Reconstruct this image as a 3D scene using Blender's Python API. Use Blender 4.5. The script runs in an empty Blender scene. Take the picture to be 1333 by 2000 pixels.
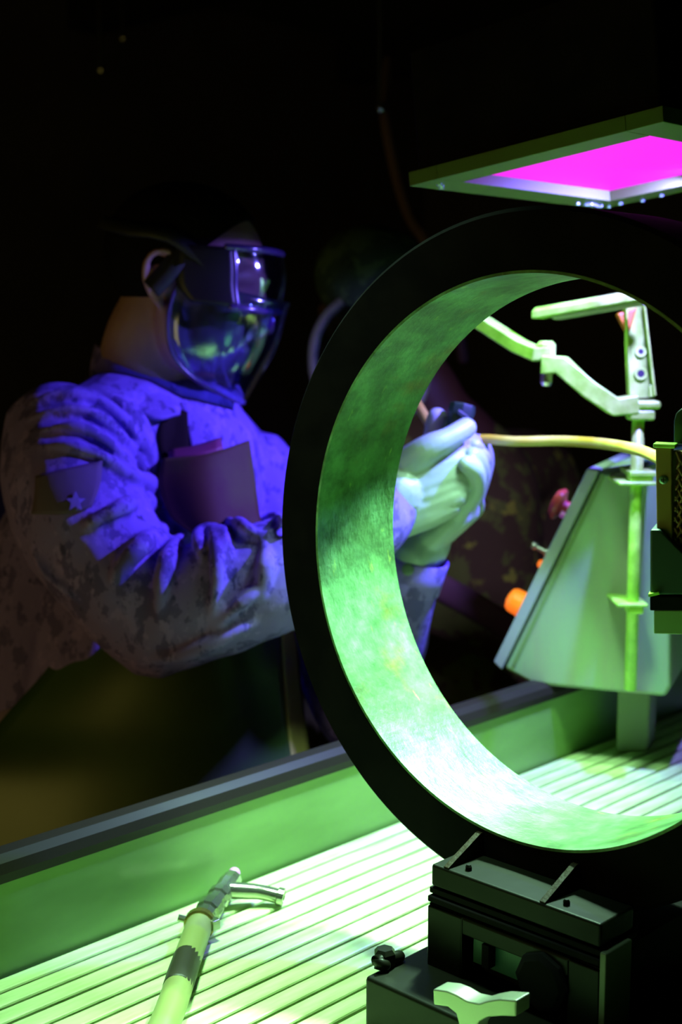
import bpy, bmesh, math, random
import numpy as np
from mathutils import Vector, Matrix, noise
from mathutils.bvhtree import BVHTree
random.seed(7)
SC = bpy.context.scene
COL = SC.collection

# ------------------------------------------------------------------ camera, world, lamps, exposure
# World frame: X along the inspection bench, Y across it (towards the technician), Z up, floor at 0.
CZ = 1.35                      # camera height
TH, PIT, FPX = 0.77022, -0.13295, 2595.0
cam_d = bpy.data.cameras.new('camera'); cam = bpy.data.objects.new('camera', cam_d); COL.objects.link(cam)
SC.camera = cam
cam.location = (0, 0, CZ)
cam.rotation_euler = (math.pi/2 + PIT, 0, math.pi/2 - TH - math.pi/2 + 0)
fwd_level = Vector((math.cos(TH), math.sin(TH), 0))
cam.rotation_euler = (math.pi/2 + PIT, 0, math.atan2(-fwd_level.x, fwd_level.y))
cam_d.sensor_fit = 'VERTICAL'; cam_d.sensor_height = 36.0; cam_d.lens = FPX/2000*36.0
cam_d.clip_start = 0.02; cam_d.clip_end = 60
cam_d.dof.use_dof = True; cam_d.dof.focus_distance = 0.97; cam_d.dof.aperture_fstop = 6.3

w = bpy.data.worlds.new('dark_room'); SC.world = w; w.use_nodes = True
w.node_tree.nodes['Background'].inputs[0].default_value = (0.9, 0.85, 0.7, 1)
w.node_tree.nodes['Background'].inputs[1].default_value = 0.006
SC.view_settings.view_transform = 'Standard'; SC.view_settings.look = 'None'
SC.view_settings.gamma = 1.0; SC.view_settings.use_curve_mapping = False
SC.view_settings.exposure = 0.0

def lamp(name, typ, loc, target, power, color, size=0.1, size_y=None, spot=None, blend=0.3):
    d = bpy.data.lights.new(name, typ); o = bpy.data.objects.new(name, d); COL.objects.link(o)
    d.energy = power; d.color = color
    if typ == 'AREA':
        d.size = size
        if size_y: d.shape = 'RECTANGLE'; d.size_y = size_y
    else: d.shadow_soft_size = size
    if spot: d.spot_size = math.radians(spot); d.spot_blend = blend
    o.location = loc
    o.rotation_euler = (Vector(target)-Vector(loc)).to_track_quat('-Z', 'Y').to_euler()
    return o
# black light inside the hood: violet on clothes, plus added green fills standing in for the fluorescent glow
def down_lamp(name, loc, power, color, sx, sy, spread, tilt=(0, 0, -1)):
    o = lamp(name, 'AREA', loc, V_add(loc, tilt), power, color, sx, sy); o.data.spread = math.radians(spread); return o
def V_add(a_, b_): return (a_[0]+b_[0], a_[1]+b_[1], a_[2]+b_[2])
FILL_GREEN, UV = (0.50, 1.0, 0.60), (0.17, 0.12, 1.0)
down_lamp('hood_green_fill', (1.03, 0.71, 1.476), 3.6, FILL_GREEN, 0.08, 0.10, 86, (-0.08, -0.02, -1))  # added green fill for slats and bore, no visible source
down_lamp('bore_green_fill', (0.99, 0.68, 1.474), 1.8, FILL_GREEN, 0.04, 0.04, 54, (-0.42, -0.10, -1))  # narrow fill added to brighten the lower bore
down_lamp('hood_black_light', (1.20, 0.68, 1.5068), 10.0, UV, 0.014, 0.03, 132, (-0.20, 0.80, -1))
down_lamp('front_green_fill', (0.68, 0.77, 2.10), 1.15, FILL_GREEN, 0.16, 0.10, 30, (-0.03, -0.03, -1))  # unseen green fill added above the front slats
down_lamp('rear_green_fill', (0.95, 0.97, 2.25), 0.40, FILL_GREEN, 0.10, 0.08, 20, (0.32, -0.14, -1))  # unseen green-white fill added for the stand arms
lamp('room_lamp', 'AREA', (-0.9, 1.2, 0.75), (0.90, 1.2, 1.0), 3.6, (1.0, 0.80, 0.15), 1.0)

# ------------------------------------------------------------------ picking helpers
CR = Vector((math.sin(TH), -math.cos(TH), 0))       # camera right
cp, sp = math.cos(PIT), math.sin(PIT)
CF = Vector((fwd_level.x*cp, fwd_level.y*cp, sp))   # camera forward
CU = CR.cross(CF)
CAM = Vector((0, 0, CZ))
def ray(px, py): return CF + CR*((px-666.5)/FPX) + CU*((1000-py)/FPX)
def at(px, py, d): return CAM + ray(px, py)*d
def on(px, py, ax, v):
    r = ray(px, py); return CAM + r*((v-CAM[ax])/r[ax])
def onplane(px, py, p0, n):
    r = ray(px, py); return CAM + r*((p0-CAM).dot(n)/r.dot(n))
V = Vector

# ------------------------------------------------------------------ object helpers
def new_obj(name, me, mat=None, parent=None):
    o = bpy.data.objects.new(name, me); COL.objects.link(o)
    if mat is not None:
        me.materials.clear(); me.materials.append(mat)
    if parent is not None:
        o.parent = parent
        o.matrix_parent_inverse = Matrix.Translation(parent.location).inverted() if parent.type == 'EMPTY' else Matrix()
    return o
def tag(o, label, cat, group=None):
    o['label'] = label; o['category'] = cat
    if group: o['group'] = group
    return o
def thing(name, loc, label, cat, group=None):
    o = bpy.data.objects.new(name, None); COL.objects.link(o); o.location = loc; o.empty_display_size = 0.05
    return tag(o, label, cat, group)
class MB:
    """collects vertices and faces of one mesh"""
    def __init__(s): s.v = []; s.f = []
    def add(s, vs, fs):
        n = len(s.v); s.v += [tuple(v) for v in vs]; s.f += [tuple(i+n for i in f) for f in fs]; return s
    def box(s, lo, hi, M=None):
        x0, y0, z0 = lo; x1, y1, z1 = hi
        vs = [V(p) for p in ((x0,y0,z0),(x1,y0,z0),(x1,y1,z0),(x0,y1,z0),(x0,y0,z1),(x1,y0,z1),(x1,y1,z1),(x0,y1,z1))]
        if M is not None: vs = [M @ v for v in vs]
        return s.add(vs, [(0,3,2,1),(4,5,6,7),(0,1,5,4),(1,2,6,5),(2,3,7,6),(3,0,4,7)])
    def prism(s, poly, ext):
        """poly: list of Vectors (planar), extruded by ext"""
        n = len(poly); vs = [V(p) for p in poly] + [V(p)+V(ext) for p in poly]
        return s.add(vs, [tuple(range(n))[::-1], tuple(range(n, 2*n))] + [(i, (i+1) % n, n+(i+1) % n, n+i) for i in range(n)])
    def lathe(s, prof, p0, axis, seg=24):
        """prof: (radius, distance along axis)"""
        ax = V(axis).normalized(); u = ax.orthogonal().normalized(); w_ = ax.cross(u)
        vs = []; fs = []
        for r, h in prof:
            for k in range(seg):
                t = 2*math.pi*k/seg
                vs.append(V(p0)+ax*h+(u*math.cos(t)+w_*math.sin(t))*max(r, 1e-5))
        for i in range(len(prof)-1):
            for k in range(seg):
                k2 = (k+1) % seg
                fs.append((i*seg+k, i*seg+k2, (i+1)*seg+k2, (i+1)*seg+k))
        fs.append(tuple(range(seg))[::-1]); fs.append(tuple(range((len(prof)-1)*seg, len(prof)*seg)))
        return s.add(vs, fs)
    def tube(s, pts, rad, seg=14, sub=5, round_caps=True, flat=None):
        """smooth tube through pts; rad number or list; flat=(direction, ratio) squeezes the section"""
        pts = [V(p) for p in pts]
        if not hasattr(rad, '__len__'): rad = [rad]*len(pts)
        P, R = [], []
        n = len(pts)
        for i in range(n-1):
            p0 = pts[max(i-1, 0)]; p1 = pts[i]; p2 = pts[i+1]; p3 = pts[min(i+2, n-1)]
            for k in range(sub):
                t = k/sub
                P.append(0.5*((2*p1)+(p2-p0)*t+(2*p0-5*p1+4*p2-p3)*t*t+(3*p1-p0-3*p2+p3)*t**3))
                R.append(rad[i]*(1-t)+rad[i+1]*t)
        P.append(pts[-1]); R.append(rad[-1])
        T = [(P[min(i+1, len(P)-1)]-P[max(i-1, 0)]).normalized() for i in range(len(P))]
        if round_caps:
            hp, hr, ht = [], [], []
            for a_ in (80, 55, 28):
                q = math.radians(a_); hp.append(P[0]-T[0]*R[0]*math.sin(q)); hr.append(R[0]*math.cos(q)); ht.append(T[0])
            ep, er, et = [], [], []
            for a_ in (28, 55, 80):
                q = math.radians(a_); ep.append(P[-1]+T[-1]*R[-1]*math.sin(q)); er.append(R[-1]*math.cos(q)); et.append(T[-1])
            P = hp+P+ep; R = hr+R+er; T = ht+T+et
        u = T[0].orthogonal().normalized(); vs = []; fs = []
        for p, r, t in zip(P, R, T):
            u = (u - t*u.dot(t)).normalized(); w_ = t.cross(u)
            for k in range(seg):
                q = 2*math.pi*k/seg
                off = (u*math.cos(q)+w_*math.sin(q))*r
                if flat is not None:
                    fd = V(flat[0]).normalized(); off = off - fd*off.dot(fd)*(1-flat[1])
                vs.append(p+off)
        m = len(P)
        for i in range(m-1):
            for k in range(seg):
                k2 = (k+1) % seg
                fs.append((i*seg+k, i*seg+k2, (i+1)*seg+k2, (i+1)*seg+k))
        fs.append(tuple(range(seg))[::-1]); fs.append(tuple(range((m-1)*seg, m*seg)))
        return s.add(vs, fs)
    def ball(s, c, r, M=None, nu=20, nv=12):
        """ellipsoid with radii r in the frame M (3x3)"""
        if not hasattr(r, '__len__'): r = (r, r, r)
        vs = []; fs = []
        M = M or Matrix.Identity(3)
        for j in range(nv+1):
            q = math.pi*j/nv
            for i in range(nu):
                t = 2*math.pi*i/nu
                vs.append(V(c)+M @ V((r[0]*math.sin(q)*math.cos(t), r[1]*math.sin(q)*math.sin(t), r[2]*math.cos(q))))
        for j in range(nv):
            for i in range(nu):
                i2 = (i+1) % nu
                fs.append((j*nu+i, (j+1)*nu+i, (j+1)*nu+i2, j*nu+i2))
        return s.add(vs, fs)
    def mesh(s, name, smooth=False):
        me = bpy.data.meshes.new(name); me.from_pydata(s.v, [], s.f); me.update()
        bm = bmesh.new(); bm.from_mesh(me)
        bmesh.ops.remove_doubles(bm, verts=bm.verts, dist=1e-6)
        bmesh.ops.recalc_face_normals(bm, faces=bm.faces); bm.to_mesh(me); bm.free()
        if smooth: me.polygons.foreach_set('use_smooth', [True]*len(me.polygons))
        return me
    def build(s, name, mat=None, parent=None, smooth=False, bevel=0, seg=2):
        o = new_obj(name, s.mesh(name, smooth), mat, parent)
        if bevel:
            b = o.modifiers.new('bevel', 'BEVEL'); b.width = bevel; b.segments = seg; b.limit_method = 'ANGLE'; b.angle_limit = 0.6
            if smooth is False:
                o.data.polygons.foreach_set('use_smooth', [True]*len(o.data.polygons)); b.harden_normals = True
        return o
    def skin(s, name, voxel, smooth_it=6, smooth_f=0.5):
        """fuse all shells to one continuous surface"""
        me = s.mesh(name); o = bpy.data.objects.new('tmp_'+name, me); COL.objects.link(o)
        r = o.modifiers.new('r', 'REMESH'); r.mode = 'VOXEL'; r.voxel_size = voxel; r.adaptivity = 0
        if smooth_it:
            m = o.modifiers.new('s', 'SMOOTH'); m.iterations = smooth_it; m.factor = smooth_f
        dg = bpy.context.evaluated_depsgraph_get(); dg.update()
        out = bpy.data.meshes.new_from_object(o.evaluated_get(dg)); out.name = name
        bpy.data.objects.remove(o); bpy.data.meshes.remove(me)
        out.polygons.foreach_set('use_smooth', [True]*len(out.polygons))
        return out
def bvh_of(me):
    return BVHTree.FromPolygons([v.co.copy() for v in me.vertices], [tuple(p.vertices) for p in me.polygons])
def grid_mesh(rows, name, thick=0.003):
    """rows: list of equal-length lists of points -> sheet with thickness"""
    nr, nc = len(rows), len(rows[0]); P = [[V(p) for p in r] for r in rows]
    N = []
    for i in range(nr):
        for j in range(nc):
            du = P[i][min(j+1, nc-1)]-P[i][max(j-1, 0)]; dv = P[min(i+1, nr-1)][j]-P[max(i-1, 0)][j]
            N.append(du.cross(dv).normalized()*thick*0.5)
    vs = [P[i][j]+N[i*nc+j] for i in range(nr) for j in range(nc)]+[P[i][j]-N[i*nc+j] for i in range(nr) for j in range(nc)]
    o = nr*nc; fs = []
    for i in range(nr-1):
        for j in range(nc-1):
            q = (i*nc+j, i*nc+j+1, (i+1)*nc+j+1, (i+1)*nc+j); fs.append(q); fs.append(tuple(o+k for k in q[::-1]))
    edge = [j for j in range(nc)]+[i*nc+nc-1 for i in range(1, nr)]+[(nr-1)*nc+j for j in range(nc-2, -1, -1)]+[i*nc for i in range(nr-2, 0, -1)]
    for k in range(len(edge)):
        a_, b_ = edge[k], edge[(k+1) % len(edge)]; fs.append((a_, a_+o, b_+o, b_))
    mb = MB(); mb.add(vs, fs); return mb
def resample(rows, ny, nx):
    """smooth a coarse control grid with Catmull-Rom"""
    def cr(ps, n):
        ps = [V(p) for p in ps]; m = len(ps); out = []
        for k in range(n):
            t = k/(n-1)*(m-1); i = min(int(t), m-2); t -= i
            p0 = ps[i-1] if i else 2*ps[0]-ps[1]; p1 = ps[i]; p2 = ps[i+1]; p3 = ps[i+2] if i+2 < m else 2*ps[-1]-ps[-2]
            out.append(0.5*((2*p1)+(p2-p0)*t+(2*p0-5*p1+4*p2-p3)*t*t+(3*p1-p0-3*p2+p3)*t**3))
        return out
    R = [cr(r, nx) for r in rows]
    Cc = [cr([R[i][j] for i in range(len(R))], ny) for j in range(nx)]
    return [[Cc[j][i] for j in range(nx)] for i in range(ny)]

# ------------------------------------------------------------------ materials
def mat(name, col, rough=0.5, metal=0.0, col2=None, scale=20, detail=4, lo=0.4, hi=0.6, stretch=None, bump=0.0, bscale=None,
        emit=None, spec=0.5, rough2=None, col3=None, coat=0.0):
    m = bpy.data.materials.new(name); m.use_nodes = True
    nt = m.node_tree; b = nt.nodes['Principled BSDF']; L = nt.links
    b.inputs['Base Color'].default_value = (*col, 1); b.inputs['Roughness'].default_value = rough; b.inputs['Metallic'].default_value = metal
    b.inputs['Specular IOR Level'].default_value = spec
    b.inputs['Coat Weight'].default_value = coat; b.inputs['Coat Roughness'].default_value = 0.15
    if emit:
        b.inputs['Emission Color'].default_value = (*emit[0], 1); b.inputs['Emission Strength'].default_value = emit[1]
    if col2 or bump:
        tc = nt.nodes.new('ShaderNodeTexCoord'); mp = nt.nodes.new('ShaderNodeMapping'); L.new(tc.outputs['Object'], mp.inputs[0])
        if stretch: mp.inputs['Scale'].default_value = stretch
        n = nt.nodes.new('ShaderNodeTexNoise'); n.inputs['Scale'].default_value = scale; n.inputs['Detail'].default_value = detail
        L.new(mp.outputs[0], n.inputs['Vector'])
    if col2:
        r = nt.nodes.new('ShaderNodeValToRGB'); r.color_ramp.elements[0].position = lo; r.color_ramp.elements[1].position = hi
        r.color_ramp.elements[0].color = (*col, 1); r.color_ramp.elements[1].color = (*col2, 1)
        if col3:
            e = r.color_ramp.elements.new((lo+hi)/2); e.color = (*col3, 1)
        L.new(n.outputs['Fac'], r.inputs[0]); L.new(r.outputs[0], b.inputs['Base Color'])
        if rough2 is not None:
            mr = nt.nodes.new('ShaderNodeMapRange'); mr.inputs['From Min'].default_value = lo; mr.inputs['From Max'].default_value = hi
            mr.inputs['To Min'].default_value = rough; mr.inputs['To Max'].default_value = rough2
            L.new(n.outputs['Fac'], mr.inputs[0]); L.new(mr.outputs[0], b.inputs['Roughness'])
    if bump:
        n2 = nt.nodes.new('ShaderNodeTexNoise'); n2.inputs['Scale'].default_value = bscale or scale; n2.inputs['Detail'].default_value = 5
        L.new(mp.outputs[0], n2.inputs['Vector'])
        bp = nt.nodes.new('ShaderNodeBump'); bp.inputs['Strength'].default_value = bump; bp.inputs['Distance'].default_value = 0.002
        L.new(n2.outputs['Fac'], bp.inputs['Height']); L.new(bp.outputs[0], b.inputs['Normal'])
    return m
def glassy(name, tint, gloss=0.12, rough=0.08, edge=None):
    m = bpy.data.materials.new(name); m.use_nodes = True; nt = m.node_tree; nt.nodes.clear(); L = nt.links
    out = nt.nodes.new('ShaderNodeOutputMaterial'); tr = nt.nodes.new('ShaderNodeBsdfTransparent'); gl = nt.nodes.new('ShaderNodeBsdfGlossy')
    tr.inputs[0].default_value = (*tint, 1); gl.inputs['Roughness'].default_value = rough; gl.inputs[0].default_value = (0.85, 0.95, 1, 1)
    lw = nt.nodes.new('ShaderNodeLayerWeight'); lw.inputs[0].default_value = 0.35
    mr = nt.nodes.new('ShaderNodeMapRange'); mr.inputs['To Min'].default_value = gloss; mr.inputs['To Max'].default_value = 0.75
    L.new(lw.outputs['Facing'], mr.inputs[0])
    mx = nt.nodes.new('ShaderNodeMixShader'); L.new(mr.outputs[0], mx.inputs[0]); L.new(tr.outputs[0], mx.inputs[1]); L.new(gl.outputs[0], mx.inputs[2])
    L.new(mx.outputs[0], out.inputs[0])
    return m
M_black = mat('black_paint', (0.0040, 0.0032, 0.004), 0.75, col2=(0.007, 0.0055, 0.006), scale=30, bump=0.15, spec=0.06)
M_blackgloss = mat('black_steel', (0.004, 0.004, 0.002), 0.4, spec=0.14, bump=0.1, scale=60)
M_steel = mat('brushed_steel', (0.55, 0.52, 0.50), 0.3, 1.0, bump=0.1, scale=80)
M_slat = mat('wet_grate_slat', (0.44, 0.56, 0.22), 0.42, col2=(0.68, 0.84, 0.42), scale=14, stretch=(1, 6, 6), lo=0.35, hi=0.68, bump=0.25, bscale=60, spec=0.6)
M_tank = mat('green_stained_steel', (0.11, 0.22, 0.045), 0.42, col2=(0.20, 0.37, 0.09), scale=5, stretch=(1, 1, 3), lo=0.3, hi=0.7, bump=0.08, spec=0.5)
M_tankend = mat('shaded_end_steel', (0.03, 0.055, 0.02), 0.5)  # pedestal's shade put into the far end wall's colour
M_rim = mat('tank_rim_steel', (0.020, 0.014, 0.012), 0.45, 0.0, bump=0.05, spec=0.15)
M_under = mat('dark_pan', (0.008, 0.010, 0.008), 0.7)
M_ped = mat('grey_green_enamel', (0.25, 0.31, 0.17), 0.45, col2=(0.23, 0.43, 0.17), scale=9, stretch=(2.2, 2.2, 0.45), lo=0.38, hi=0.68, bump=0.12, bscale=40)
M_pededge = mat('grey_enamel_edge', (0.30, 0.33, 0.30), 0.45)
M_wetmetal = mat('wet_green_metal', (0.28, 0.60, 0.05), 0.35, 0.0, col2=(0.48, 0.85, 0.12), scale=60, lo=0.35, hi=0.65, bump=0.3, spec=0.5)
M_brass = mat('olive_brass_plate', (0.24, 0.15, 0.03), 0.5, 0.0, col2=(0.28, 0.18, 0.04), scale=8)
M_braid = mat('copper_braid', (0.22, 0.14, 0.06), 0.45, 0.5)
M_darkgreen = mat('dark_green_insulator', (0.012, 0.035, 0.022), 0.5)
M_olive = mat('olive_steel', (0.20, 0.28, 0.10), 0.5)
M_hose = mat('yellow_hose', (0.42, 0.30, 0.012), 0.4, col2=(0.48, 0.40, 0.06), scale=25, spec=0.7)
M_tube = mat('stained_rubber_hose', (0.26, 0.28, 0.10), 0.4, col2=(0.10, 0.09, 0.03), scale=11, lo=0.5, hi=0.7, spec=0.5)
M_skin = mat('skin', (0.34, 0.17, 0.16), 0.55, col2=(0.38, 0.20, 0.18), scale=30, bump=0.08)
M_hair = mat('dark_hair', (0.006, 0.0045, 0.003), 0.9, bump=0.5, scale=200, spec=0.05)
M_glove = mat('nitrile_glove', (0.31, 0.38, 0.34), 0.42, bump=0.12, bscale=70, scale=40, spec=0.5)
M_rubber = mat('black_rubber', (0.010, 0.009, 0.010), 0.6)
M_apron = mat('rubber_apron', (0.026, 0.045, 0.018), 0.36, col2=(0.04, 0.075, 0.026), scale=6, bump=0.10, bscale=9, spec=0.6)
M_bib = mat('bib_vinyl', (0.085, 0.085, 0.022), 0.7, col2=(0.07, 0.03, 0.02), scale=9, lo=0.42, hi=0.6, spec=0.25)
M_lit_hem = mat('lit_apron_hem', (0.42, 0.30, 0.10), 0.5)  # turned apron edge, warm light painted into its pale colour
M_shield = glassy('shield_sheet', (0.62, 0.74, 0.86), 0.10, 0.12)
M_lens = glassy('goggle_lens', (0.80, 0.85, 0.85), 0.10, 0.06)
M_frame = mat('goggle_frame', (0.012, 0.010, 0.010), 0.4, spec=0.3)
M_wall = mat('dark_wall', (0.07, 0.06, 0.075), 0.8, col2=(0.09, 0.075, 0.09), scale=3)
M_ceil = mat('dark_ceiling', (0.05, 0.048, 0.046), 0.8)
M_floor = mat('dark_floor', (0.05, 0.04, 0.035), 0.6, col2=(0.06, 0.05, 0.045), scale=5)
M_beam = mat('black_beam', (0.012, 0.012, 0.012), 0.6)
M_lampframe = mat('hood_frame_paint', (0.11, 0.17, 0.035), 0.5, 0.0, spec=0.2, bump=0.05)
M_magenta = mat('glowing_filter', (0.05, 0.0, 0.05), 0.6, spec=0.05, emit=((1.0, 0.028, 0.95), 1.0))
M_orange = mat('orange_pilot_lens', (0.9, 0.25, 0.02), 0.3, emit=((1.0, 0.16, 0.012), 0.9))
M_red = mat('red_button', (0.35, 0.03, 0.035), 0.4)
M_cabinet = mat('olive_crate', (0.20, 0.22, 0.04), 0.6, col2=(0.10, 0.13, 0.02), scale=6)
M_brown = mat('brown_canvas', (0.10, 0.05, 0.03), 0.8)
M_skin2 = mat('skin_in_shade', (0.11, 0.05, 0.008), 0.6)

def camo(name, cols, scale, rough=0.85, stretch=(1, 1, 1)):
    m = bpy.data.materials.new(name); m.use_nodes = True; nt = m.node_tree; L = nt.links; b = nt.nodes['Principled BSDF']
    b.inputs['Roughness'].default_value = rough; b.inputs['Specular IOR Level'].default_value = 0.2
    tc = nt.nodes.new('ShaderNodeTexCoord'); mp = nt.nodes.new('ShaderNodeMapping'); L.new(tc.outputs['Object'], mp.inputs[0]); mp.inputs['Scale'].default_value = stretch
    prev = None
    for k, c in enumerate(cols):
        if prev is None:
            rgb = nt.nodes.new('ShaderNodeRGB'); rgb.outputs[0].default_value = (*c[0], 1); prev = rgb.outputs[0]; continue
        n = nt.nodes.new('ShaderNodeTexNoise'); n.noise_dimensions = '4D'; n.inputs['W'].default_value = 3.1*k
        n.inputs['Scale'].default_value = scale*(1+0.25*k); n.inputs['Detail'].default_value = 6; n.inputs['Roughness'].default_value = 0.6
        L.new(mp.outputs[0], n.inputs['Vector'])
        r = nt.nodes.new('ShaderNodeValToRGB'); r.color_ramp.elements[0].position = c[1]; r.color_ramp.elements[1].position = c[1]+0.03
        L.new(n.outputs['Fac'], r.inputs[0])
        mx = nt.nodes.new('ShaderNodeMix'); mx.data_type = 'RGBA'; L.new(r.outputs[0], mx.inputs['Factor'])
        L.new(prev, mx.inputs['A']); mx.inputs['B'].default_value = (*c[0], 1); prev = mx.outputs['Result']
    L.new(prev, b.inputs['Base Color'])
    n2 = nt.nodes.new('ShaderNodeTexNoise'); n2.inputs['Scale'].default_value = 45; n2.inputs['Detail'].default_value = 4; L.new(tc.outputs['Object'], n2.inputs['Vector'])
    bp = nt.nodes.new('ShaderNodeBump'); bp.inputs['Strength'].default_value = 0.3; bp.inputs['Distance'].default_value = 0.004
    L.new(n2.outputs['Fac'], bp.inputs['Height']); L.new(bp.outputs[0], b.inputs['Normal'])
    return m
M_jacket = camo('camouflage_cloth', [((0.20, 0.135, 0.50),), ((0.11, 0.075, 0.30), 0.52), ((0.25, 0.165, 0.58), 0.56), ((0.065, 0.048, 0.20), 0.62)], 42, stretch=(1, 1, 0.6))
M_trousers = camo('camouflage_trousers', [((0.30, 0.20, 0.40),), ((0.14, 0.10, 0.2), 0.52), ((0.40, 0.26, 0.5), 0.6)], 20)
M_bgcamo = camo('dark_green_camouflage', [((0.10, 0.08, 0.006),), ((0.15, 0.22, 0.008), 0.52), ((0.36, 0.46, 0.012), 0.62)], 16)

def ring_metal():
    m = bpy.data.materials.new('scratched_coil_bore'); m.use_nodes = True; nt = m.node_tree; L = nt.links; b = nt.nodes['Principled BSDF']
    tc = nt.nodes.new('ShaderNodeTexCoord')
    def nz(scale, detail, st, w=0):
        mp = nt.nodes.new('ShaderNodeMapping'); mp.inputs['Scale'].default_value = st; mp.inputs['Location'].default_value = (w, w, w); L.new(tc.outputs['Object'], mp.inputs[0])
        n = nt.nodes.new('ShaderNodeTexNoise'); n.inputs['Scale'].default_value = scale; n.inputs['Detail'].default_value = detail; n.inputs['Roughness'].default_value = 0.65
        L.new(mp.outputs[0], n.inputs['Vector']); return n
    def ramp(src, stops):
        r = nt.nodes.new('ShaderNodeValToRGB')
        while len(r.color_ramp.elements) < len(stops): r.color_ramp.elements.new(0.5)
        for e, (p, c) in zip(r.color_ramp.elements, stops): e.position = p; e.color = (*c, 1)
        L.new(src, r.inputs[0]); return r
    big = ramp(nz(9, 6, (1, 1, 1)).outputs['Fac'], [(0.30, (0.08, 0.17, 0.05)), (0.48, (0.14, 0.33, 0.11)), (0.60, (0.22, 0.52, 0.20)), (0.72, (0.42, 0.76, 0.38))])
    st = ramp(nz(14, 4, (1, 1, 1), 4.0).outputs['Fac'], [(0.56, (0, 0, 0)), (0.72, (1, 1, 1))])
    m1 = nt.nodes.new('ShaderNodeMix'); m1.data_type = 'RGBA'; L.new(st.outputs[0], m1.inputs['Factor']); L.new(big.outputs[0], m1.inputs['A']); m1.inputs['B'].default_value = (0.24, 0.23, 0.05, 1)
    sc = ramp(nz(95, 3, (1.6, 0.45, 0.45), 9.0).outputs['Fac'], [(0.65, (0, 0, 0)), (0.74, (0.7, 0.7, 0.7))])
    fine = ramp(nz(38, 5, (1, 1, 1), 5.0).outputs['Fac'], [(0.35, (0.45, 0.45, 0.45)), (0.62, (1, 1, 1))])
    m2 = nt.nodes.new('ShaderNodeMix'); m2.data_type = 'RGBA'; L.new(sc.outputs[0], m2.inputs['Factor']); L.new(m1.outputs['Result'], m2.inputs['A']); m2.inputs['B'].default_value = (0.52, 0.8, 0.16, 1)
    m3 = nt.nodes.new('ShaderNodeMix'); m3.data_type = 'RGBA'; m3.blend_type = 'MULTIPLY'; m3.inputs['Factor'].default_value = 1.0; L.new(m2.outputs['Result'], m3.inputs['A']); L.new(fine.outputs[0], m3.inputs['B'])
    L.new(m3.outputs['Result'], b.inputs['Base Color'])
    b.inputs['Metallic'].default_value = 0.0; b.inputs['Roughness'].default_value = 0.4; b.inputs['Specular IOR Level'].default_value = 0.3
    bp = nt.nodes.new('ShaderNodeBump'); bp.inputs['Strength'].default_value = 0.6; bp.inputs['Distance'].default_value = 0.002
    L.new(nz(60, 6, (1.5, 0.7, 0.7), 2.0).outputs['Fac'], bp.inputs['Height']); L.new(bp.outputs[0], b.inputs['Normal'])
    return m
M_bore = ring_metal()

# ------------------------------------------------------------------ the room
def structure(o): o['kind'] = 'structure'; return o
structure(MB().box((-1.6, -1.8, -0.1), (4.2, 3.6, 0)).build('floor', M_floor))
structure(MB().box((-1.6, -1.8, 2.45), (4.2, 3.6, 2.55)).build('ceiling', M_ceil))
structure(MB().box((-1.6, 3.6, -0.1), (4.2, 3.7, 2.55)).build('wall_back', M_wall))
structure(MB().box((4.2, -1.8, -0.1), (4.3, 3.7, 2.55)).build('wall_right', M_wall))
structure(MB().box((-1.7, -1.8, -0.1), (-1.6, 3.7, 2.55)).build('wall_left', M_wall))
structure(MB().box((-1.7, -1.9, -0.1), (4.3, -1.8, 2.55)).build('wall_front', M_wall))
for k, x in enumerate((1.35, 2.55, 3.75)):
    structure(MB().box((x-0.06, -1.8, 2.29), (x+0.06, 3.6, 2.45)).build('trim_%d' % (k+1), M_beam))
structure(MB().box((-1.6, 2.35, 2.33), (4.2, 2.43, 2.45)).build('trim_4', M_beam))

# ------------------------------------------------------------------ inspection bench: tank, slats, rim
SZ = 0.85                       # top of the slatted grate
Y0, Y1, X0, X1 = 0.26, 0.88, 0.10, 1.66
bench = thing('inspection_bench', (0.9, 0.6, 0), 'long wet inspection tank with a slatted grate and low green steel sides', 'bench')
def rimwall(name, mat_, p0, p1, outward):
    """wall with a rolled rim between ground points p0 and p1; profile pushed outward"""
    o_ = V(outward); prof = [(0, SZ-0.06), (0, SZ+0.076), (0.003, SZ+0.083), (0.008, SZ+0.087), (0.016, SZ+0.087), (0.020, SZ+0.083), (0.022, SZ+0.070), (0.022, SZ+0.058), (0.020, SZ+0.058), (0.018, SZ+0.074), (0.012, SZ+0.078), (0.006, SZ+0.066), (0.004, SZ-0.06)]
    poly = [V((p0[0], p0[1], 0))+o_*q[0]+V((0, 0, q[1])) for q in prof]
    MB().prism(poly, V((p1[0]-p0[0], p1[1]-p0[1], 0))).build(name, mat_, bench)
def rim(p0, p1, outward):
    o_ = V(outward); prof = [(-0.004, SZ+0.076), (-0.0055, SZ+0.084), (-0.003, SZ+0.092), (0.004, SZ+0.097), (0.016, SZ+0.098), (0.023, SZ+0.095), (0.0265, SZ+0.088), (0.027, SZ+0.056), (0.024, SZ+0.056), (0.024, SZ+0.0885), (0.0, SZ+0.0885)]
    poly = [V((p0[0], p0[1], 0))+o_*q[0]+V((0, 0, q[1])) for q in prof]
    MB().prism(poly, V((p1[0]-p0[0], p1[1]-p0[1], 0))).build('rim', M_rim, bench)
for nm, m_, p0, p1, od in (('side_wall', M_tank, (X0, Y1), (X1, Y1), (0, 1, 0)), ('side_wall', M_tank, (X0, Y0), (X1, Y0), (0, -1, 0)),
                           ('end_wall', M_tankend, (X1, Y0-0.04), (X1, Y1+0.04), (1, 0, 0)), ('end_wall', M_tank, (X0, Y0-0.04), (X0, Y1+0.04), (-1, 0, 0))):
    rimwall(nm, m_, p0, p1, od); rim(p0, p1, od)
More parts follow.
